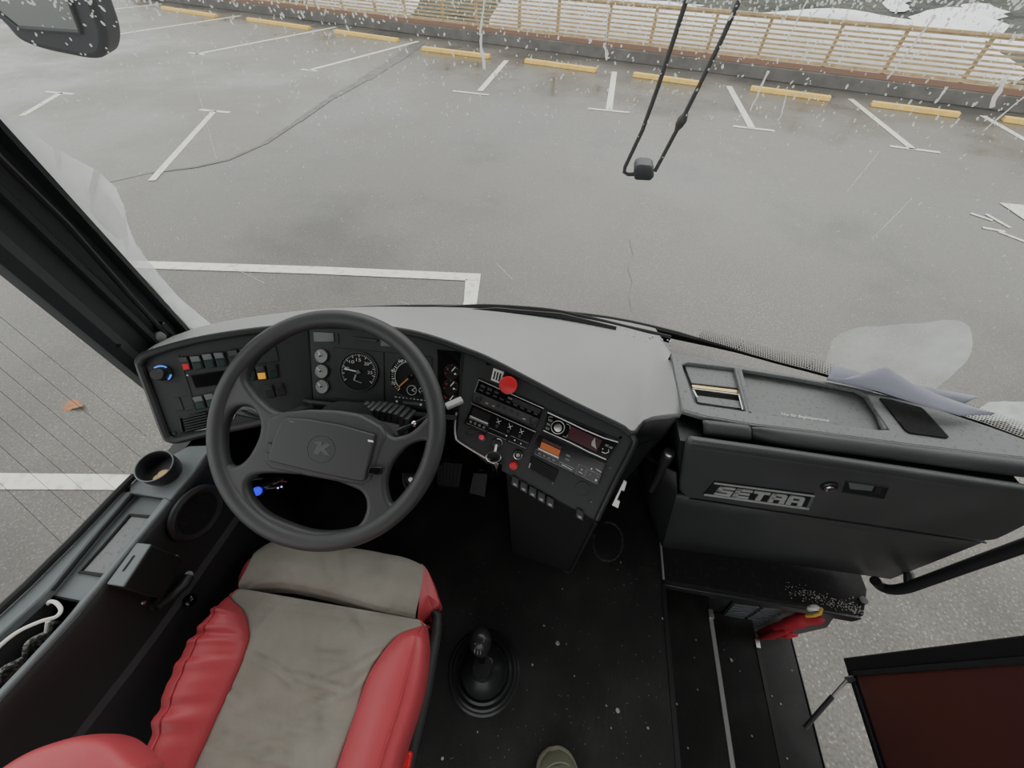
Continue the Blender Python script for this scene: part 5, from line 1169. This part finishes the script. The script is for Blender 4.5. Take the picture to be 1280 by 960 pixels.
# open door leaf
DX = 1.45
dr = thing('door_1', (DX, .0, -.53), 'open entrance door leaf with dark red inner panel and black frame', None, None, 'structure')
c0 = X(1060, 829, DX); 
y1_ = c0.y; z0_ = -.53; z1_ = 1.55; y0_ = -.62
MB().box((DX, y0_, z0_), (DX+.045, y1_, z1_)).build('door_core', 'black', dr, bevel=.006)
MB().box((DX-.004, y0_+.04, z0_+.03), (DX+.002, y1_-.045, .62)).build('inner_panel', 'doorred', dr, bevel=.003)
MB().box((DX-.012, y1_-.028, z0_-.005), (DX+.05, y1_+.018, z1_)).build('front_seal', 'rubber', dr, bevel=.005)
MB().box((DX-.010, y1_-.046, z0_+.02), (DX, y1_-.028, z1_)).build('front_rail', 'panel', dr, bevel=.003)
MB().box((DX-.008, y0_, z0_-.012), (DX+.04, y1_-.02, z0_+.012)).build('bottom_seal', 'rubber', dr, bevel=.004)
a, b = Z(1006, 910, -.66), X(1062, 846, DX-.02)
MB().tube([a, a.lerp(b, .62)], .009, 10).build('strut_tube', 'satin', dr); MB().tube([a.lerp(b, .58), a.lerp(b, .97)], .0062, 10).build('strut_rod', 'alu', dr)
MB().bar(a.lerp(b, .93), b+V((.02, 0, 0)), .022, .022).build('strut_bracket', 'satin', dr, bevel=.003)
# ================================================================== SHOE, CRUMBS
sh = thing('shoe', Z(715, 1010, 0), 'olive canvas shoe toe on the black ribbed floor, bottom edge of the view', 'shoe')
tip = Z(692, 934, .03); 
def shoe(sections, name, m):
    ax_ = V((.30, -1, 0)).normalized(); sd_ = V((1, .30, 0)).normalized(); rows = []
    for d, wl, wr, zb, zt in sections:
        c = V((tip.x, tip.y, 0))+ax_*d
        rows.append([c+sd_*(1.14*(wr if math.cos(a) > 0 else wl)*math.cos(a))+V((0, 0, zb+(zt-zb)*(.5+.5*math.sin(a)))) for a in [i*math.pi/10 for i in range(20)]])
    return MB().loft(rows, True).build(name, m, sh, sub=1)
shoe([(-.002, .012, .012, .012, .03), (.004, .030, .028, .004, .034), (.02, .046, .044, .001, .036), (.05, .054, .054, .001, .036), (.10, .054, .056, .001, .034), (.17, .046, .048, .001, .034), (.24, .044, .042, .001, .036), (.29, .036, .034, .001, .038), (.305, .015, .015, .006, .034)], 'sole', 'sole')
shoe([(.006, .012, .012, .028, .040), (.014, .030, .028, .028, .052), (.03, .043, .042, .028, .062), (.06, .049, .05, .028, .068), (.10, .049, .05, .028, .082), (.17, .042, .043, .028, .10), (.24, .04, .038, .028, .11), (.285, .032, .03, .028, .11), (.298, .012, .012, .03, .10)], 'upper', 'olive')
rows = []
MB().tube([V((tip.x, tip.y, 0))+V((.30, -1, 0)).normalized()*(.036+.02*math.cos(a)*-1+.012)+V((1, .30, 0)).normalized()*.036*math.sin(a)+V((0, 0, .0675-.012*abs(math.sin(a)))) for a in [R(x) for x in range(-80, 81, 10)]], .0022, 6).build('toe_seam', 'sole', sh)
cr_px = [(588, 767, 0), (680, 782, 0), (697, 804, 0), (708, 805, 0), (665.5, 831, 0), (758, 882, 0), (772, 888, 0), (764, 910, 0), (597, 915, 0), (553, 948, 0), (776, 703, 0), (780, 731, 0), (772, 712, 0), (810, 910, 0), (828, 773, 0), (703, 736, 0), (718, 845, 0), (836, 893, -.23), (846, 880, -.23), (860, 935, -.23), (872, 862, -.23), (914, 825, -.46), (905, 812, -.46), (925, 839, -.46), (940, 920, -.46), (984, 948, -.69), (965, 870, -.69), (990, 838, -.69), (976, 880, -.69), (870, 800, -.23), (868, 822, -.23)]
mb = MB()
for px, py, z in cr_px:
    c = Z(px, py, z+.002); r = random.uniform(.0015, .005)
    if (px, py) in ((772, 888), (697, 804), (914, 825)): r = .008
    mb.lathe(c, (random.random()*.4, random.random()*.4, 1), [(r, 0), (r*.8, r*.3), (r*.3, r*.4)], 5)
for k in range(160):
    px, py = random.uniform(560, 850), random.uniform(700, 955); c = Z(px, py, .001); r = random.uniform(.0006, .0014)
    if c.x > .49 or (c-gc).length < .12: continue
    mb.lathe(c, (0, 0, 1), [(r, 0), (r*.5, r*.5)], 5)
tag(mb.build('floor_crumbs', 'crumb'), 'pale crumbs and grit scattered over the rubber floor and steps', 'crumbs', None, 'stuff')
